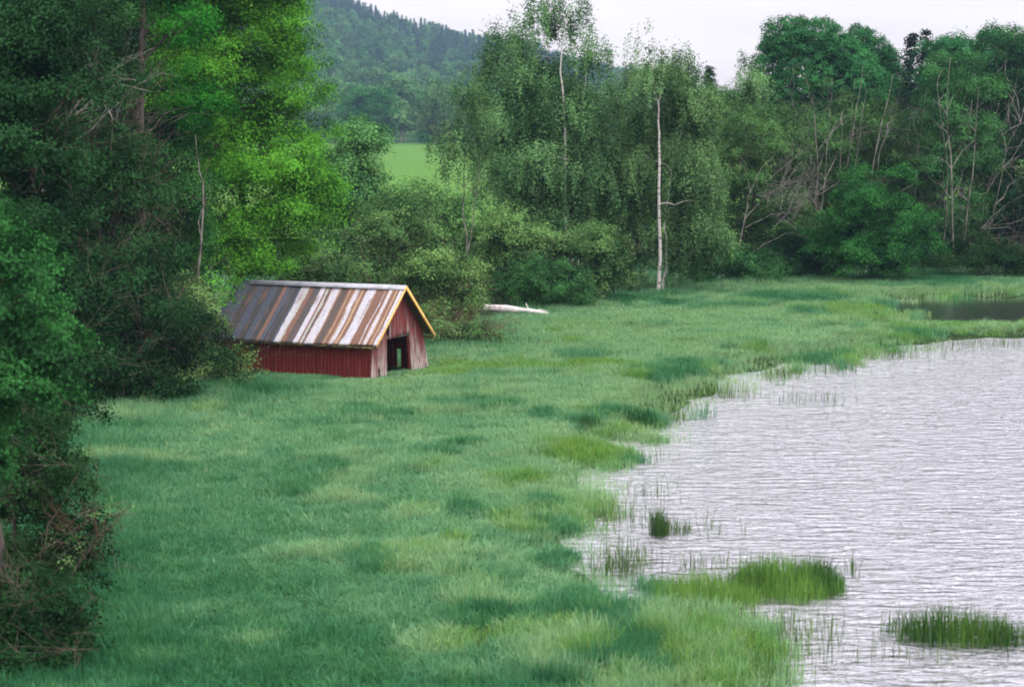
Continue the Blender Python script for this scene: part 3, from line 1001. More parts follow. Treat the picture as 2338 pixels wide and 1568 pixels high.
make_tree('red_twig_shrub', 'low leafless red stemmed shrub between boathouse and pale log', 'bush', 1080, 95,
          [(1000, 765, 50, 46), (1060, 760, 60, 40), (1130, 775, 60, 26)], 'grey', 'red', 200, 24, 0.09, 0.3, limbs=26, tr=.03, seed=24, twigs=90, twlen=.9, twr=.009, twm='red')
make_tree('forked_birch', 'thin forked birch with sparse leaves and pale peeling stem beside the field', 'tree', 1070, 114,
          [(1050, 330, 45, 60, 0, .8), (1100, 290, 50, 60, 0, .8), (1080, 220, 40, 50, 0, .5), (1040, 400, 36, 45, 0, .35), (1105, 400, 40, 60, 0, .4)],
          'birch', 'pale', 330, 26, 0.12, 0.40, 'hang', trunks=[([(1070, 715), (1068, 580), (1058, 480), (1060, 340), (1050, 260)], .12, .03), ([(1068, 570), (1084, 480), (1096, 380), (1100, 260)], .08, .03)], limbs=16, tr=.1, seed=25, twigs=14)
make_tree('round_willow', 'pale yellow green willow bush under the big birches, left one', 'bush', 1170, 115,
          [(1150, 530, 65, 48), (1200, 560, 60, 60), (1110, 600, 50, 70), (1180, 650, 80, 60)],
          'willow', 'twig', 780, 32, 0.13, 0.42, limbs=24, tr=.06, seed=26, lump=.3, twigs=16)
make_tree('spreading_willow', 'broad grey green willow bush beside the white birch stem', 'bush', 1300, 116,
          [(1270, 560, 60, 50), (1340, 560, 70, 55), (1400, 600, 45, 60), (1280, 640, 100, 60), (1350, 640, 70, 50)],
          'grey', 'twig', 950, 32, 0.13, 0.42, limbs=30, tr=.06, seed=27, lump=.3, twigs=24)
make_tree('willow_underside', 'dark underside of the willows just behind the pale log, added as separate foliage', 'bush', 1240, 113,
          [(1235, 650, 100, 70), (1180, 670, 60, 50), (1295, 665, 60, 56)], 'alder', 'dark', 620, 34, 0.11, 0.34, limbs=16, tr=.05, seed=28)  # added foliage standing in for the shade under the willows

# ---- birches
make_tree('great_birch', 'biggest birch, many stemmed with an airy top against the sky', 'tree', 1290, 124,
          [(1265, 15, 60, 45, 0, .6), (1225, 70, 80, 45, 0, .6), (1300, 55, 46, 60, 0, .6), (1350, 90, 36, 45, 0, .55), (1170, 110, 70, 45, 0, .9), (1135, 140, 42, 50, 0, .9), (1320, 140, 60, 45, 0, .8), (1150, 190, 60, 60, 0, .8), (1240, 190, 80, 60),
           (1340, 220, 60, 60), (1180, 270, 90, 70), (1280, 290, 100, 80), (1150, 360, 66, 80), (1240, 380, 110, 90), (1350, 330, 70, 70), (1300, 440, 120, 90), (1180, 440, 80, 70), (1370, 420, 70, 80), (1390, 520, 60, 80), (1250, 500, 90, 50)],
          'birch', 'birch', 3900, 34, 0.135, 0.46, 'hang',
          trunks=[([(1290, 700), (1285, 500), (1265, 330), (1262, 200), (1250, 130), (1262, 60)], .11, .012, 2.6), ([(1300, 700), (1310, 450), (1315, 300), (1340, 190), (1338, 110)], .15, .03, -.5),
                  ([(1280, 700), (1240, 420), (1190, 290), (1150, 180)], .13, .03, .3), ([(1290, 640), (1290, 300), (1278, 150), (1300, 20)], .12, .03, -1.5)], limbs=60, tr=.13, seed=30, lump=.34)
make_tree('leaning_birch', 'soft crowned birch filling the space between great birch and white stemmed birch', 'tree', 1440, 127,
          [(1400, 230, 50, 50), (1430, 300, 60, 70), (1400, 380, 60, 70), (1450, 430, 60, 90), (1440, 560, 60, 80), (1400, 630, 50, 50)],
          'birch', 'birch', 900, 34, 0.135, 0.46, 'hang', trunks=[([(1452, 690), (1448, 480), (1430, 300), (1405, 210)], .13, .04)], limbs=24, tr=.12, seed=31, lump=.34)
make_tree('white_stem_birch', 'birch with the bright white double stem in front of the wood', 'tree', 1505, 121.2,
          [(1490, 60, 26, 34, 0, .5), (1490, 120, 50, 34, 0, .7), (1560, 130, 46, 30, 0, .6), (1500, 200, 60, 34, -.8, .9), (1480, 180, 48, 60, 1.5, .8), (1540, 180, 66, 55, 1.5), (1580, 240, 55, 60, 1), (1480, 290, 42, 70, 2.2), (1560, 330, 72, 90, 2), (1600, 430, 50, 90, 1), (1455, 420, 40, 90, 2.2),
           (1570, 480, 62, 90, 2), (1600, 560, 50, 80, .5), (1560, 590, 40, 60, 1.5), (1470, 560, 26, 70, 2.4, .7)],
          'birch', 'birch', 2500, 34, 0.13, 0.42, 'hang',
          trunks=[([(1502, 682), (1507, 620), (1506, 480), (1505, 330), (1503, 240), (1490, 190), (1488, 70)], .15, .02, 0), ([(1508, 684), (1522, 600), (1518, 520), (1530, 400), (1545, 330)], .10, .04, .9), ([(1503, 245), (1512, 200), (1520, 120)], .07, .02, .1)],
          limbs=36, tr=.12, seed=32, lump=.34)

# ---- right wood
make_tree('hazel_bush', 'green rounded bush tree at the left end of the right hand wood', 'tree', 1720, 136,
          [(1720, 280, 80, 60), (1690, 360, 60, 70), (1780, 330, 80, 80), (1730, 450, 110, 90), (1690, 560, 90, 70), (1800, 500, 80, 90), (1780, 590, 110, 60)],
          'alder', 'dark', 1250, 34, 0.14, 0.48, limbs=30, tr=.12, seed=40, twigs=60, twlen=1.8, lump=.3)
make_tree('low_branch_bush', 'low dark bush whose leaves hang to the grass right of the white birch', 'bush', 1670, 128,
          [(1640, 590, 60, 50), (1700, 610, 60, 50), (1610, 640, 40, 25), (1760, 620, 50, 40)], 'alder', 'dark', 500, 32, 0.13, 0.42, limbs=16, tr=.06, seed=41)
make_tree('dead_tree', 'dead pale tree with bare forking limbs in front of dark foliage', 'dead tree', 1695, 129.5,
          [(1800, 440, 60, 60)], 'dark', 'pale', 0,
          trunks=[([(1670, 655), (1700, 500), (1712, 440), (1735, 390), (1790, 330)], .10, .03), ([(1700, 500), (1740, 455), (1790, 420), (1830, 400)], .06, .02), ([(1702, 520), (1760, 490), (1840, 480)], .05, .02), ([(1685, 600), (1740, 560), (1800, 530), (1850, 545)], .06, .02), ([(1712, 440), (1700, 370), (1660, 330)], .04, .015)],
          limbs=0, tr=.05, seed=42, twigs=26, twlen=1.8, twr=.016, twm='pale')
make_tree('leafy_dome_bush', 'big domed green bush standing foremost at the grass edge on the right', 'bush', 1990, 130,
          [(1980, 440, 80, 60), (1930, 520, 75, 70), (2040, 510, 80, 80), (1990, 560, 125, 60), (2090, 570, 48, 45), (1900, 575, 50, 40), (2030, 400, 40, 40), (1980, 612, 120, 34)],
          'mid', 'dark', 1150, 38, 0.14, 0.46, limbs=24, tr=.10, seed=43, lump=.28)
make_tree('alder_tree', 'green alder with several thin pale stems behind the dead tree', 'tree', 1860, 140,
          [(1860, 300, 90, 60), (1800, 260, 60, 50, 0, .5), (1900, 370, 90, 80), (1830, 420, 80, 80), (1870, 520, 100, 90), (1940, 300, 60, 60, 0, .6), (1840, 170, 50, 50, 0, .3), (1900, 180, 40, 50, 0, .25)],
          'alder', 'pale', 1150, 34, 0.14, 0.48, trunks=[([(1850, 650), (1868, 400), (1860, 260), (1838, 170)], .10, .03, -2.5), ([(1860, 650), (1890, 330), (1900, 180)], .09, .03, -2.7), ([(1880, 640), (1915, 400), (1925, 250)], .08, .03, -2.4)], limbs=26, tr=.1, seed=44, twigs=40, twlen=2.2, twm='pale')
make_tree('slanting_alder', 'alder whose long pale stems slant to the right above the domed bush', 'tree', 1960, 141,
          [(1960, 250, 70, 50, 0, .4), (2010, 330, 70, 80, 0, .7), (1960, 400, 60, 70), (2060, 250, 60, 60, 0, .6), (2090, 380, 70, 90), (2060, 480, 90, 90)],
          'alder', 'pale', 850, 34, 0.14, 0.48, trunks=[([(1900, 640), (1930, 400), (1955, 260), (1970, 150)], .12, .04, -2.6), ([(1895, 620), (1920, 430), (1940, 330), (1952, 180)], .08, .03, -2.2), ([(1975, 640), (1995, 370), (2025, 230), (2040, 170)], .12, .04, -3.0),
                  ([(1990, 640), (2005, 360), (2045, 260)], .08, .03, -3.2), ([(1925, 620), (1965, 300), (1980, 200)], .07, .03, -3.3), ([(2080, 640), (2095, 350), (2115, 200)], .08, .03, -2)], limbs=26, tr=.1, seed=45, twigs=60, twlen=2.4, twm='pale')
make_tree('crowded_alder', 'tall grey green alder with thin leaning stems near the right edge', 'tree', 2180, 139,
          [(2170, 170, 70, 60, 0, .8), (2230, 200, 60, 60), (2150, 270, 80, 80), (2220, 330, 80, 90), (2140, 400, 70, 90), (2190, 480, 90, 90), (2170, 580, 100, 60)],
          'alder', 'pale', 1150, 34, 0.14, 0.48, trunks=[([(2180, 640), (2175, 400), (2160, 250), (2170, 130)], .11, .04, -2.8), ([(2190, 640), (2220, 400), (2235, 200)], .10, .04, -2.4), ([(2150, 640), (2165, 380), (2140, 200)], .07, .03, -2.6)], limbs=26, tr=.1, seed=46, twigs=60, twlen=2.2, twm='pale')
make_tree('edge_tree', 'tall deep green tree closing the wood at the right picture edge', 'tree', 2310, 142,
          [(2290, 110, 60, 60), (2340, 160, 60, 80), (2280, 230, 60, 80), (2360, 320, 70, 120), (2300, 400, 60, 90), (2350, 500, 90, 90), (2280, 560, 70, 60)],
          'dark', 'pale', 1150, 34, 0.14, 0.48, trunks=[([(2230, 640), (2270, 480), (2300, 330), (2330, 280)], .07, .03, -3), ([(2225, 650), (2245, 480), (2285, 310)], .07, .03, -2.7), ([(2320, 650), (2310, 400), (2320, 200)], .12, .04, 0)], limbs=26, tr=.12, seed=47, twigs=24, twlen=2.)
make_tree('dogwood_bush', 'low dark bush with bare twigs at the foot of the right edge trees', 'bush', 2250, 133.5,
          [(2150, 590, 50, 40), (2230, 580, 70, 50), (2310, 590, 60, 50), (2400, 580, 60, 60), (2350, 620, 50, 20)], 'dark', 'twig', 620, 30, 0.13, 0.42, limbs=26, tr=.05, seed=48, twigs=40, twlen=1.5, twm='twig')
make_tree('undergrowth_bush', 'shaded undergrowth bush below the alders, between dead tree and domed bush', 'bush', 1830, 133,
          [(1800, 600, 70, 45), (1880, 610, 60, 40), (1840, 560, 60, 40)], 'dark', 'dark', 480, 32, 0.13, 0.42, limbs=16, tr=.05, seed=49)
make_tree('backdrop_tree', 'dark inner tree seen between the alder stems', 'tree', 2050, 150,
          [(1900, 420, 130, 120), (2050, 380, 130, 130), (2180, 300, 130, 150), (2300, 350, 130, 200), (2000, 540, 200, 90), (2250, 540, 150, 90), (1750, 500, 130, 110)], 'dark', 'dark', 2600, 34, 0.19, 0.75, tr=.15, seed=50)
make_tree('round_poplar', 'tallest rounded dense tree rising behind the right hand wood', 'tree', 1830, 176,
          [(1795, 85, 60, 58), (1860, 95, 80, 60), (1772, 190, 62, 120), (1915, 150, 76, 80), (1850, 180, 110, 110), (1930, 210, 100, 100), (1850, 290, 120, 80)],
          'poplar', 'dark', 3300, 34, 0.17, 0.42, tr=.3, seed=51, bf=0, shell=.75, lump=.10)
make_tree('sloping_poplar', 'dense rounded tree adjoining the tallest one, its top sloping down right', 'tree', 1990, 180,
          [(1965, 90, 36, 36), (1990, 130, 50, 50), (2020, 160, 40, 50), (1980, 210, 70, 70), (2040, 240, 50, 60)], 'poplar', 'dark', 1300, 34, 0.17, 0.42, tr=.3, seed=52, bf=0, shell=.75, lump=.12)
make_tree('skyline_aspen', 'leafy aspen on the skyline between dark spruces and the right edge', 'tree', 2180, 165,
          [(2150, 110, 40, 40), (2200, 130, 50, 50), (2260, 90, 34, 40), (2240, 150, 70, 60), (2150, 200, 60, 70)], 'poplar', 'dark', 1200, 34, 0.16, 0.5, tr=.25, seed=53, lump=.3)
make_tree('corner_aspen', 'aspen crown cut by the right edge high on the skyline', 'tree', 2330, 168,
          [(2290, 90, 40, 40), (2340, 110, 50, 50), (2300, 180, 70, 80), (2380, 140, 60, 80)], 'poplar', 'dark', 1000, 34, 0.16, 0.5, tr=.25, seed=54, lump=.3)
make_tree('thin_top_birch', 'sparse birch top against the sky left of the rounded tree', 'tree', 1700, 150,
          [(1700, 160, 30, 40, 0, .35), (1730, 210, 30, 50, 0, .6), (1690, 240, 40, 40, 0, .7), (1660, 215, 40, 20, 0, .35)], 'birch', 'pale', 190, 26, 0.14, 0.42, 'hang', limbs=12, tr=.08, seed=55, twigs=14, twlen=2.0, twm='pale')
make_tree('lakeside_poplar', 'soft green tree showing between white birch and dead tree', 'tree', 1650, 160,
          [(1640, 240, 50, 45), (1700, 260, 60, 50), (1640, 320, 60, 70), (1580, 250, 50, 60), (1700, 360, 60, 80)], 'alder', 'dark', 560, 34, 0.16, 0.55, tr=.15, seed=56)


def make_spruce(label, px, D, top, wpx, seed, group=None):
    rg = np.random.default_rng(seed)
    bx, zt = XZ(px, top, D)
    e = bpy.data.objects.new('spruce_tree', None)
    COL.objects.link(e)
    e.location = (bx, D, 0)
    tag(e, label, 'tree', group)
    w = wpx / FPX * D
    n = 360
    t = rg.uniform(0, 1, n) ** 0.8
    z = zt - t * zt * .85
    rr = w * (0.08 + 0.92 * t) * rg.uniform(.35, 1.05, n)
    a = rg.uniform(0, 6.28, n)
    C = np.stack([rr * np.cos(a), rr * np.sin(a), z - rr * .25], 1)
    O = np.stack([np.cos(a), np.sin(a), np.zeros(n)], 1)
    V, F, T = leaves(C, O, 26, 0.42, 0.2, rg, flat=.35)
    link('crown', mesh_np('crown', V, F, {'tint': ('FLOAT', T)}), ML['spruce'], e)
    acc = Acc()
    acc.tube([(0, 0, -.2), (0, 0, zt * .5), (0, 0, zt - .2)], [.2, .12, .02], 6)
    link('trunk', acc.mesh('trunk', True), MB['dark'], e)
    return e


make_spruce('small distant spruce tip beside the white birch top', 1620, 230, 148, 62, 1)
make_spruce('lower spruce tip just left of the tallest rounded tree', 1706, 225, 182, 48, 2)
make_spruce('left of two dark spruces on the right skyline', 2082, 168, 76, 95, 3)
make_spruce('right of two dark spruces on the right skyline', 2116, 170, 66, 80, 4)

# ---- far side of the field: individual trees
protos = {}


def far_proto(kind, seed):
    rg = np.random.default_rng(seed)
    if kind == 'spruce':
        n = 110
        t = rg.uniform(0, 1, n) ** .75
        z = 15 - t * 13.5
        rr = (0.15 + 2.3 * t) * rg.uniform(.3, 1.05, n)
        a = rg.uniform(0, 6.28, n)
        C = np.stack([rr * np.cos(a), rr * np.sin(a), z], 1)
        O = np.stack([np.cos(a), np.sin(a), np.zeros(n)], 1)
        V, F, T = leaves(C, O, 9, 0.9, 0.75, rg, flat=.4)
        m_ = ML['spruce']
    else:
        bl = [(rg.normal(0, 1.4), rg.normal(0, 1.4), rg.uniform(4, 12), rg.uniform(2, 3.2), rg.uniform(2, 3.2), rg.uniform(2, 3.4), 1) for _ in range(7)] + [(0, 0, 12.3, 1.8, 1.8, 2.2, 1)]
        C, O = crown_points(bl, 190, rg, .6, .25)
        V, F, T = leaves(C, O, 14, 0.85, 0.62, rg)
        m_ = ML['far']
    me = mesh_np('crown', V, F, {'tint': ('FLOAT', T)})
    acc = Acc()
    acc.tube([(0, 0, -1), (rg.normal(0, .2), 0, 6), (0, 0, 11)], [.28, .2, .05], 5)
    tm = acc.mesh('trunk', True)
    return me, tm, m_


far_src = []
for k in range(5):
    me, tm, m_ = far_proto('leafy', 900 + k)
    me.materials.append(m_)
    tm.materials.append(MB['pale'])
    far_src.append((me, tm))
rg = np.random.default_rng(77)
GF = 'trees along the far edge of the field'
FAR = []
for i in range(46):
    px = rg.uniform(560, 1200)
    FAR.append((px, rg.uniform(676, 730), rg.uniform(215, 262), rg.uniform(.8, 1.25)))
for i in range(30):
    FAR.append((rg.uniform(560, 1200), rg.uniform(735, 860), rg.uniform(175, 225), rg.uniform(.9, 1.3)))
for i in range(14):
    FAR.append((rg.uniform(1640, 2300), rg.uniform(676, 760), rg.uniform(200, 225), rg.uniform(.9, 1.3)))
for i, (px, D, top, wd) in enumerate(FAR):
    x, zt = XZ(px, top, D)
    z0 = float(far_z(x, D))
    s = max((zt - z0) / 14.3, .45)
    me, tm = far_src[i % 5]
    e = bpy.data.objects.new('field_edge_tree', None)
    COL.objects.link(e)
    e.location = (x, D, z0)
    e.scale = (s * wd, s * wd, s)
    e.rotation_euler = (0, 0, rg.uniform(0, 6.28))
    if i < 46:
        tag(e, 'hazy green tree in the front row at the far edge of the crop field', 'tree', GF)
    elif i < 76:
        tag(e, 'paler hazy tree behind the front row at the field edge, below the hill', 'tree', 'paler trees behind the front row of the field edge')
    else:
        tag(e, 'distant tree low on the skyline behind the right hand wood', 'tree', 'distant trees behind the right hand wood')
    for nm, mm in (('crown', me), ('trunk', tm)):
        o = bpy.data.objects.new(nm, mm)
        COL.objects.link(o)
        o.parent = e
make_tree('field_oak', 'dark round crowned tree standing alone at the field edge', 'tree', 845, 655,
          [(845, 240, 58, 46), (820, 270, 44, 40), (870, 270, 46, 44), (845, 290, 50, 30)], 'poplar', 'dark', 420, 30, 0.6, 1.6, tr=.4, seed=60, lump=.12, limbs=8)
make_tree('field_snag', 'bare grey dead tree beside the round crowned field tree', 'dead tree', 932, 640, [(935, 270, 18, 26)], 'dark', 'pale', 0,
          trunks=[([(930, 330), (932, 290), (925, 250)], .4, .12), ([(938, 330), (940, 285), (950, 255)], .3, .1)], limbs=8, tr=.4, seed=61, twigs=10, twlen=5, twr=.09, twm='pale') if False else None
make_tree('field_birch', 'pendulous birch at the field edge right of the round tree', 'tree', 1000, 650,
          [(1000, 215, 26, 22), (995, 250, 40, 34), (1010, 290, 44, 30)], 'birch', 'birch', 300, 26, 0.6, 1.5, 'hang', tr=.35, seed=62, limbs=8)
make_tree('field_bush', 'bluish green low bush where the crop field meets the trees', 'bush', 1010, 648,
          [(985, 318, 24, 12), (1020, 314, 26, 14), (1045, 318, 18, 10)], 'poplar', 'dark', 160, 26, 0.5, 1.3, tr=.2, seed=63, limbs=4)

# ---- wooded hill
nH = 26000
Yh = rng.uniform(800, 2050, nH)
Xh = rng.uniform(-1, 1, nH) * Yh * 0.34
pxh = Xh / Yh * FPX + CW / 2
keep = (pxh > -300) & (rng.uniform(0, 1, nH) < np.interp(Yh, [800, 1200, 2050], [.9, .7, .6]))
Xh, Yh = Xh[keep], Yh[keep]
Zh = far_z(Xh, Yh)
sp1, _, _ = far_proto('spruce', 950)
sp2, _, _ = far_proto('spruce', 951)
lf1, _, _ = far_proto('leafy', 952)
lf2, _, _ = far_proto('leafy', 953)
sel = fnoise(Xh / 120, Yh / 200, 71) + np.clip((Yh - 1200) / 2200, -.1, .3) + rng.normal(0, .1, len(Xh))
wh = np.where(sel > 0.66, rng.integers(0, 2, len(Xh)), 2 + rng.integers(0, 2, len(Xh))).astype(float)
ss = rng.uniform(.55, .95, len(Xh))
for me in (sp1, sp2):
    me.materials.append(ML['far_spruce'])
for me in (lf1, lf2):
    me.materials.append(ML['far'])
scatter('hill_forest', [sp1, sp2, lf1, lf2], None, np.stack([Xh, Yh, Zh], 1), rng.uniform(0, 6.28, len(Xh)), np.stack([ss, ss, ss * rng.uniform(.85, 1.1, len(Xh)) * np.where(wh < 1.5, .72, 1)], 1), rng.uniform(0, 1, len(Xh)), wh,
        'blue hazed mixed forest covering the distant hillside', 'forest')
print('hill', len(Xh))

# ------------------------------------------------------------------ pale log
c0, c1 = P(1072, 722), P(1252, 729)
acc = Acc()
t = np.linspace(0, 1, 14)
pts = np.stack([c0[0] + (c1[0] - c0[0]) * t, c0[1] + (c1[1] - c0[1]) * t + .12 * np.sin(t * 3), .42 + .04 * np.sin(t * 4 + .4) - .10 * t], 1)
og = pts[6].copy()
rad = np.interp(t, [0, .1, .5, .8, 1], [.06, .17, .19, .14, .05]) * (1 + .08 * np.sin(t * 17))
acc.tube(pts - (og[0], og[1], 0), rad, 10)
lg = link('driftwood_log', acc.mesh('driftwood_log', True), MB['drift'], loc=(og[0], og[1], 0))
tag(lg, 'bleached fallen log lying on the grass edge before the dark willow underside', 'log')
acc = Acc()
q = pts[10] - (og[0], og[1], 0)
acc.tube([q, q + (-.12, 0, .22), q + (-.2, .0, .42)], [.045, .03, .012], 5)
acc.tube([q + (.2, 0, 0), q + (.5, -.1, .1), q + (.9, -.15, .02)], [.05, .03, .012], 5)
link('branch_stub', acc.mesh('branch_stub', True), MB['drift'], lg)


# ------------------------------------------------------------------ boathouse
def wood_mat(name, red, grey, wear_gain, dark=(0.03, 0.02, 0.018)):
    m, N, L = newmat(name)
    out = N('ShaderNodeOutputMaterial')
    tcn = N('ShaderNodeTexCoord')
    mp = N('ShaderNodeMapping')
    mp.inputs['Scale'].default_value = (14, 14, 1.1)
    L(tcn.outputs['Object'], mp.inputs[0])
    n = N('ShaderNodeTexNoise')
    n.inputs['Scale'].default_value = 1.3
    n.inputs['Detail'].default_value = 6
    n.inputs['Roughness'].default_value = 0.7
    L(mp.outputs[0], n.inputs['Vector'])
    at = N('ShaderNodeAttribute')
    at.attribute_name = 'wear'
    s = N('ShaderNodeMath')
    s.operation = 'MULTIPLY_ADD'
    s.inputs[1].default_value = wear_gain
    L(at.outputs['Fac'], s.inputs[0])
    L(n.outputs[0], s.inputs[2])
    rp = N('ShaderNodeValToRGB')
    rp.color_ramp.elements[0].position = 0.60
    rp.color_ramp.elements[0].color = (*red, 1)
    rp.color_ramp.elements[1].position = 1.0
    rp.color_ramp.elements[1].color = (*grey, 1)
    e = rp.color_ramp.elements.new(0.80)
    e.color = ((red[0] + grey[0]) * .42, (red[1] + grey[1]) * .38, (red[2] + grey[2]) * .40, 1)
    L(s.outputs[0], rp.inputs[0])
    n2 = N('ShaderNodeTexNoise')
    n2.inputs['Scale'].default_value = 2.2
    n2.inputs['Detail'].default_value = 5
    mp2 = N('ShaderNodeMapping')
    mp2.inputs['Scale'].default_value = (6, 6, 1.3)
    mp2.inputs['Location'].default_value = (3, 7, 1)
    L(tcn.outputs['Object'], mp2.inputs[0])
    L(mp2.outputs[0], n2.inputs['Vector'])
    r2 = N('ShaderNodeMapRange')
    r2.inputs[1].default_value = .46 if name == 'weathered_boards' else .52
    r2.inputs[2].default_value = .70
    r2.inputs[3].default_value = 0
    r2.inputs[4].default_value = .75
    L(n2.outputs[0], r2.inputs[0])
    mx = N('ShaderNodeMix')
    mx.data_type = 'RGBA'
    L(r2.outputs[0], mx.inputs[0])
    L(rp.outputs[0], mx.inputs[6])
    mx.inputs[7].default_value = (*dark, 1)
    p = N('ShaderNodeBsdfPrincipled')
    p.inputs['Roughness'].default_value = 0.85
    p.inputs['Specular IOR Level'].default_value = 0.25
    L(mx.outputs[2], p.inputs['Base Color'])
    bp = N('ShaderNodeBump')
    bp.inputs['Strength'].default_value = 0.5
    bp.inputs['Distance'].default_value = 0.01
    L(n.outputs[0], bp.inputs['Height'])
    L(bp.outputs[0], p.inputs['Normal'])
    L(p.outputs[0], out.inputs[0])
    return m


M_SIDE = wood_mat('red_boards', (0.17, 0.018, 0.014), (0.26, 0.08, 0.06), 0.5, (0.07, 0.012, 0.01))
M_GABLE = wood_mat('weathered_boards', (0.17, 0.02, 0.015), (0.42, 0.33, 0.31), 1.0, (0.06, 0.05, 0.055))
M_BARE = wood_mat('bare_wood', (0.10, 0.07, 0.05), (0.22, 0.17, 0.14), 0.8)
m, N, L = newmat('ochre_paint')
out = N('ShaderNodeOutputMaterial')
p = N('ShaderNodeBsdfPrincipled')
tcn = N('ShaderNodeTexCoord')
n = N('ShaderNodeTexNoise')
n.inputs['Scale'].default_value = 9
n.inputs['Detail'].default_value = 5
L(tcn.outputs['Object'], n.inputs['Vector'])
rp_ = N('ShaderNodeValToRGB')
rp_.color_ramp.elements[0].position = .3
rp_.color_ramp.elements[0].color = (.42, .20, .05, 1)
rp_.color_ramp.elements[1].position = .5
rp_.color_ramp.elements[1].color = (.78, .46, .12, 1)
L(n.outputs[0], rp_.inputs[0])
L(rp_.outputs[0], p.inputs['Base Color'])
p.inputs['Roughness'].default_value = .7
L(p.outputs[0], out.inputs[0])
M_OCHRE = m
m, N, L = newmat('moss_board')
out = N('ShaderNodeOutputMaterial')
p = N('ShaderNodeBsdfPrincipled')
tcn = N('ShaderNodeTexCoord')
n = N('ShaderNodeTexNoise')
n.inputs['Scale'].default_value = 5
n.inputs['Detail'].default_value = 5
L(tcn.outputs['Object'], n.inputs['Vector'])
rp_ = N('ShaderNodeValToRGB')
rp_.color_ramp.elements[0].position = .42
rp_.color_ramp.elements[0].color = (.03, .025, .018, 1)
rp_.color_ramp.elements[1].position = .6
rp_.color_ramp.elements[1].color = (.14, .12, .03, 1)
L(n.outputs[0], rp_.inputs[0])
L(rp_.outputs[0], p.inputs['Base Color'])
p.inputs['Roughness'].default_value = .9
L(p.outputs[0], out.inputs[0])
M_MOSS = m
m, N, L = newmat('corrugated_sheet')
out = N('ShaderNodeOutputMaterial')
p = N('ShaderNodeBsdfPrincipled')
at = N('ShaderNodeAttribute')
at.attribute_name = 'rust_and_shade'
tcn = N('ShaderNodeTexCoord')
n = N('ShaderNodeTexNoise')
n.inputs['Scale'].default_value = 16
n.inputs['Detail'].default_value = 6
L(tcn.outputs['Object'], n.inputs['Vector'])
r2 = N('ShaderNodeMapRange')
r2.inputs[1].default_value = .3
r2.inputs[2].default_value = .7
r2.inputs[3].default_value = .72
r2.inputs[4].default_value = 1.2
L(n.outputs[0], r2.inputs[0])
vm = N('ShaderNodeVectorMath')
vm.operation = 'SCALE'
L(at.outputs['Color'], vm.inputs[0])
L(r2.outputs[0], vm.inputs['Scale'])
L(vm.outputs[0], p.inputs['Base Color'])
p.inputs['Roughness'].default_value = .55
p.inputs['Metallic'].default_value = .15
L(p.outputs[0], out.inputs[0])
M_TIN = m

bh = bpy.data.objects.new('boathouse', None)
COL.objects.link(bh)
bh.location = (BH_X, BH_Y, 0.0)
# local frame: x = across the gable (away from camera), y = along the building (to the left)
bh.rotation_euler = (0, 0, R(65))
tag(bh, 'low red boathouse with a rust striped tin roof on the meadow', 'boathouse')
GW, GL, EZ, RZ = 4.05, 6.8, 1.60, 3.34
rg = np.random.default_rng(5)


def roof_z(u):
    return EZ + (RZ - EZ) * (1 - abs(u - GW / 2) / (GW / 2))


class Wacc(Acc):
    def board(s, fn, h0, h1, wear_lo, wear_hi, rows=6):
        """fn(t, z)-> 4 corner columns; t in rows"""
        V, W = [], []
        for i in range(rows + 1):
            k = i / rows
            V += fn(k)
            W += [wear_lo + (wear_hi - wear_lo) * k] * 4
        F = []
        for i in range(rows):
            for j in range(4):
                a, b = i * 4 + j, i * 4 + (j + 1) % 4
                F.append((a, b, b + 4, a + 4))
        F.append((3, 2, 1, 0))
        F.append((rows * 4, rows * 4 + 1, rows * 4 + 2, rows * 4 + 3))
        s.add(V, F, W)


# long walls (boards)
for side, (uu, nm) in enumerate(((0.0, 'wall'), (GW, 'wall'))):
    w = Wacc()
    v = 0.02
    while v < GL - .05:
        wd = rg.uniform(.13, .19)
        v1 = min(v + wd, GL)
        z0 = -0.15 + rg.normal(0, .02)
        if side == 1 and 0.9 < v < 1.08:
            z0 = .8
        off = rg.normal(0, .006)
        th = .022
        b0, b1 = uu + off - th / 2, uu + off + th / 2
        wr = rg.uniform(0, .35)
        zt = EZ - .07

        def fn(k, b0=b0, b1=b1, v=v, v1=v1 - .007, z0=z0, zt=zt):
            z = z0 + (zt - z0) * k
            return [(b0, v, z), (b1, v, z), (b1, v1, z), (b0, v1, z)]
        w.board(fn, z0, zt, wr + .1, wr)
        v = v1
    link(nm, w.mesh('wall', attr='wear'), M_SIDE, bh)['label'] = 'dark red board wall' if side == 0 else 'far red board wall with missing boards'
# front gable with the doorway
w = Wacc()
DL, DR, DH = 1.12, 2.92, 1.44
u = 0.0
k_ = 0
EDG = list(np.linspace(0, DL, 8)) + list(np.linspace(DL, DR, 11))[1:] + list(np.linspace(DR, GW, 9))[1:]


def shear(u, z):
    if u >= DR - .01:
        return u + 0.50 * np.clip(1 - z / 1.55, 0, 1.1) * (0.45 + .55 * (u - DR) / (GW - DR))
    if u < DL + .01:
        return u - 0.10 * np.clip(1 - z / 1.3, 0, 1) * (1 - u / DL) ** .5
    return u


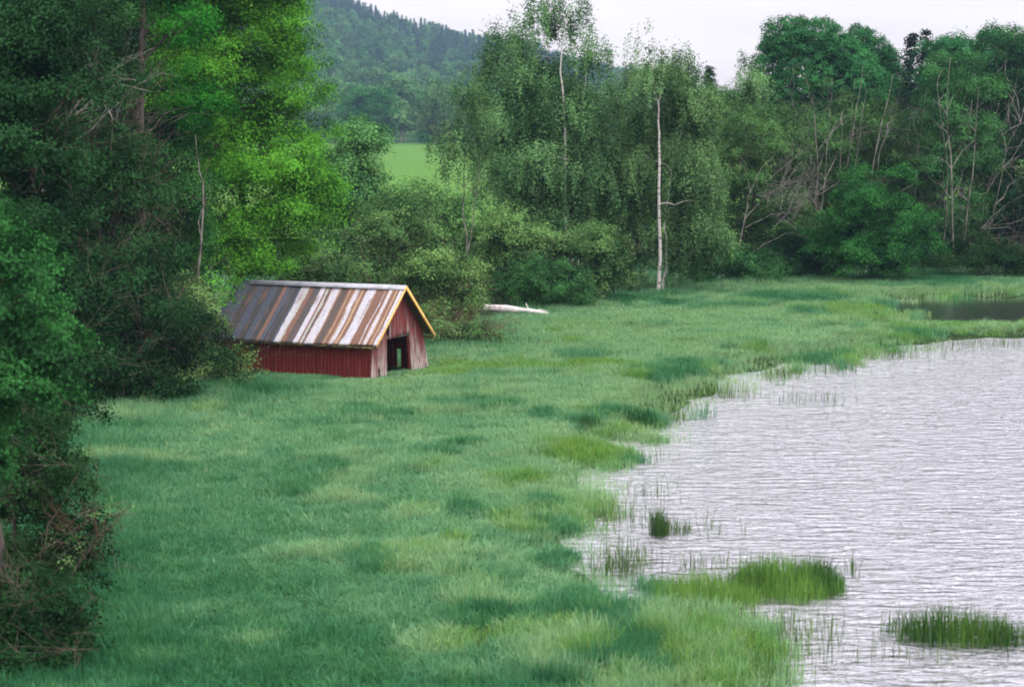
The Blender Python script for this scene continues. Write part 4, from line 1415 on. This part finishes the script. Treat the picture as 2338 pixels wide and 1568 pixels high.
for i in range(len(EDG) - 1):
    u0, u1 = EDG[i] + .004, EDG[i + 1] - .004
    um = (u0 + u1) / 2
    door = DL - .01 < um < DR + .01
    z0 = (DH + 0.07 * (um - DL) + rg.normal(0, .008)) if door else (-.15)
    if i == 3:
        z0 = .42
    if i in (1, 2, 4, 5):
        z0 = rg.uniform(-.1, .1)
    off = rg.normal(0, .007)
    wear_hi = -.03
    wear_lo = .60 if not door else .22
    wear_lo += rg.normal(0, .1)
    wear_hi += rg.normal(0, .1)

    def fn(k, u0=u0, u1=u1, z0=z0, off=off):
        za = z0 + (roof_z(u0) - .03 - z0) * k
        zb = z0 + (roof_z(u1) - .03 - z0) * k
        y0, y1 = -.012 + off, .012 + off
        return [(shear(u0, za), y0, za), (shear(u1, zb), y0, zb), (shear(u1, zb), y1, zb), (shear(u0, za), y1, za)]
    w.board(fn, z0, 0, wear_lo, wear_hi, 10)
link('gable_wall', w.mesh('gable_wall', attr='wear'), M_GABLE, bh)['label'] = 'weathered front gable with open doorway'
# rear gable
w = Wacc()
u = 0.02
while u < GW - .05:
    u1 = min(u + .17, GW)

    def fn(k, u=u, u1=u1 - .006):
        za, zb = -.1 + (roof_z(u) - .03 + .1) * k, -.1 + (roof_z(u1) - .03 + .1) * k
        return [(u, GL - .012, za), (u1, GL - .012, zb), (u1, GL + .012, zb), (u, GL + .012, za)]
    w.board(fn, 0, 0, .3, .1, 6)
    u = u1
link('rear_wall', w.mesh('rear_wall', attr='wear'), M_SIDE, bh)
# door jambs, lintel, posts, ties
a = Wacc()
a.tube([(DL - .04, .07, -.1), (DL - .03, .07, DH + .1)], .055, 4, .6)
a.tube([(shear(DR + .05, 0), .08, -.1), (DR + .05, .08, DH + .15)], .06, 4, .3)
link('door_frame', a.mesh('door_frame', attr='wear'), M_SIDE, bh)
a = Wacc()
a.box((DL - .1, .02, DH + .02), (DR + .12, .09, DH + .16), .4)
link('lintel', a.mesh('lintel', attr='wear'), M_BARE, bh)
for (uu, vv, lean) in ((.1, 3.4, 0), (GW - .1, 3.4, 0), (GW - .1, 1.8, 0), (.1, 6.7, 0)):
    a = Wacc()
    a.tube([(uu, vv, -.1), (uu - lean, vv + .05, EZ)], .06, 4, .5)
    link('post', a.mesh('post', attr='wear'), M_BARE, bh)
for vv in (1.8, 3.6, 5.4):
    a = Wacc()
    a.box((.05, vv, EZ - .18), (GW - .05, vv + .09, EZ - .08), .4)
    link('tie_beam', a.mesh('tie_beam', attr='wear'), M_BARE, bh)

# corrugated roof: colours of the individual worn sheets, tree shade painted into the dark rear ones, listed along the eave from the front (metres)
ZN, RU, OC, DK, BL, DB, LG = (.41, .395, .44), (.15, .068, .042), (.30, .19, .11), (.06, .042, .035), (.034, .044, .068), (.024, .02, .02), (.33, .33, .30)
STR = [(-.36, ZN), (.16, RU), (.24, OC), (.31, RU), (.43, OC), (.48, ZN), (.60, OC), (.64, RU), (.75, ZN), (.80, RU), (1.16, OC), (1.19, ZN), (1.57, RU), (1.68, OC), (1.80, RU), (1.87, ZN), (2.04, OC), (2.10, RU), (2.24, OC), (2.29, RU), (2.36, DK), (2.62, RU), (2.68, OC), (2.71, ZN),
       (3.07, RU), (3.12, DK), (3.18, LG), (3.3, RU), (3.36, ZN), (3.57, DK), (3.66, BL), (3.73, DK), (3.9, RU), (4.09, LG), (4.2, ZN), (4.40, BL), (4.52, DB), (4.7, BL), (4.76, DB), (4.85, BL), (5.05, RU), (5.2, DB), (5.42, BL), (5.75, DB), (6.0, BL), (6.3, DB), (6.7, BL)]
SS = np.array([s[0] for s in STR])
SCc = np.array([s[1] for s in STR])
OVF, OVS = .36, .30
v0, v1 = -OVF, GL + .3


def roof_sheet(side):
    nc, nr = int((v1 - v0) / .0125), 30
    vs = np.linspace(v0, v1, nc)
    # slope line
    hw = GW / 2 + OVS
    run = (RZ - EZ) / (GW / 2)
    V, Cc, F = [], [], []
    for j in range(nr + 1):
        k = j / nr
        du = hw * (1 - k)                 # 0 ridge
        uu = GW / 2 - du if side == 0 else GW / 2 + du
        zz = RZ + .05 - du * run
        corr = .016 * np.sin(vs * 2 * math.pi / .076)
        sag = -.035 * math.sin(k * math.pi) * (1 + .5 * np.sin(vs * 1.1)) - .05 * np.sin(np.clip(vs / GL, 0, 1) * math.pi) + .012 * np.sign(np.sin(vs * 3.9 + 1)) * .5
        V.append(np.stack([np.full(nc, uu), vs, zz + corr + sag], 1))
        s_ = vs + .36 + .06 * (vnoise(vs * 3 + 7 * side, np.full(nc, k * 3), 3) - .5) + .02 * (vnoise(vs * 12, np.full(nc, k * 22), 8) - .5) + (2.3 * side)
        s_ = np.mod(s_ , 7.6) - .0
        i = np.clip(np.searchsorted(SS, s_, side='right') - 1, 0, len(STR) - 1)
        c = SCc[i] * (0.9 + .25 * vnoise(vs * 40, np.full(nc, k * 8), 4))[:, None]
        rm = np.clip((vnoise(vs * 9, np.full(nc, k * 4.), 12) - .72) * 3, 0, .5)[:, None]
        c = c * (1 - rm) + np.array(RU) * rm
        Cc.append(np.concatenate([c, np.ones((nc, 1))], 1))
    V = np.concatenate(V)
    Cc = np.concatenate(Cc)
    i = np.arange(nr * nc).reshape(nr, nc)[:, :-1].ravel()
    F = np.stack([i, i + 1, i + nc + 1, i + nc], 1)
    me = mesh_np('roof', V, F, {'rust_and_shade': ('FLOAT_COLOR', Cc)}, True)
    o = link('roof', me, M_TIN, bh)
    sm = o.modifiers.new('thick', 'SOLIDIFY')
    sm.thickness = .004
    return o


rf = roof_sheet(0)
rf['label'] = 'roof slope facing the camera, striped white and rust'
roof_sheet(1)['label'] = 'far roof slope'
run = (RZ - EZ) / (GW / 2)
a = Acc()
for sgn in (-1, 1):
    V = [(GW / 2, v0 - .02, RZ + .105), (GW / 2, 6.4, RZ + .105), (GW / 2 + sgn * .17, 6.4, RZ + .09 - .17 * run), (GW / 2 + sgn * .17, v0 - .02, RZ + .09 - .17 * run)]
    a.add(V, [(0, 1, 2, 3)])
m, N, L = newmat('ridge_zinc')
out = N('ShaderNodeOutputMaterial')
p = N('ShaderNodeBsdfPrincipled')
tcn = N('ShaderNodeTexCoord')
n = N('ShaderNodeTexNoise')
n.inputs['Scale'].default_value = 3
n.inputs['Detail'].default_value = 6
L(tcn.outputs['Object'], n.inputs['Vector'])
rp_ = N('ShaderNodeValToRGB')
rp_.color_ramp.elements[0].position = .3
rp_.color_ramp.elements[0].color = (.24, .24, .28, 1)
rp_.color_ramp.elements[1].position = .55
rp_.color_ramp.elements[1].color = (.38, .38, .43, 1)
L(n.outputs[0], rp_.inputs[0])
L(rp_.outputs[0], p.inputs['Base Color'])
p.inputs['Roughness'].default_value = .5
L(p.outputs[0], out.inputs[0])
rc_ = link('ridge_cap', a.mesh('ridge_cap'), m, rf)
sm = rc_.modifiers.new('thick', 'SOLIDIFY')
sm.thickness = .006
hw = GW / 2 + OVS
for sgn in (-1, 1):
    a = Acc()
    pr = (GW / 2 + sgn * .0, RZ + .06)
    pe = (GW / 2 + sgn * (hw + .02), RZ + .06 - (hw + .02) * run)
    bw = .13 if sgn > 0 else .085
    y0_, y1_ = v0 - .035, v0 - .008
    V = []
    for (uu, zz) in (pr, pe):
        V += [(uu, y0_, zz - bw), (uu, y1_, zz - bw), (uu, y1_, zz + .035), (uu, y0_, zz + .035)]
    a.add(V, [(0, 1, 2, 3), (4, 7, 6, 5), (0, 4, 5, 1), (1, 5, 6, 2), (2, 6, 7, 3), (3, 7, 4, 0)])
    link('barge_board', a.mesh('barge_board'), M_OCHRE, bh)['label'] = 'ochre yellow barge board on the %s slope' % ('near' if sgn < 0 else 'far')
    # eave board
    a = Acc()
    ue = GW / 2 + sgn * (hw - .03)
    ze = RZ - (hw - .03) * run - .03
    a.box((ue - .012, v0 + .02, ze - .09), (ue + .012, v1 - .02, ze - .0))
    link('eave_board', a.mesh('eave_board'), M_MOSS, bh)

# ------------------------------------------------------------------ air
m, N, L = newmat('haze_mat')
out = N('ShaderNodeOutputMaterial')
pv = N('ShaderNodeVolumePrincipled')
pv.inputs['Color'].default_value = (0.46, 0.68, 1.0, 1)
pv.inputs['Density'].default_value = 0.00013
pv.inputs['Anisotropy'].default_value = 0.2
L(pv.outputs[0], out.inputs['Volume'])
try:
    m.cycles.homogeneous_volume = True
    m.cycles.volume_sampling = 'DISTANCE'
except Exception:
    pass
a = Acc()
a.box((-1600, -40, -3), (1600, 2700, 330))
hz = link('haze', a.mesh('haze'), m)
tag(hz, 'thin bluish summer haze over the valley', 'haze', kind='stuff')
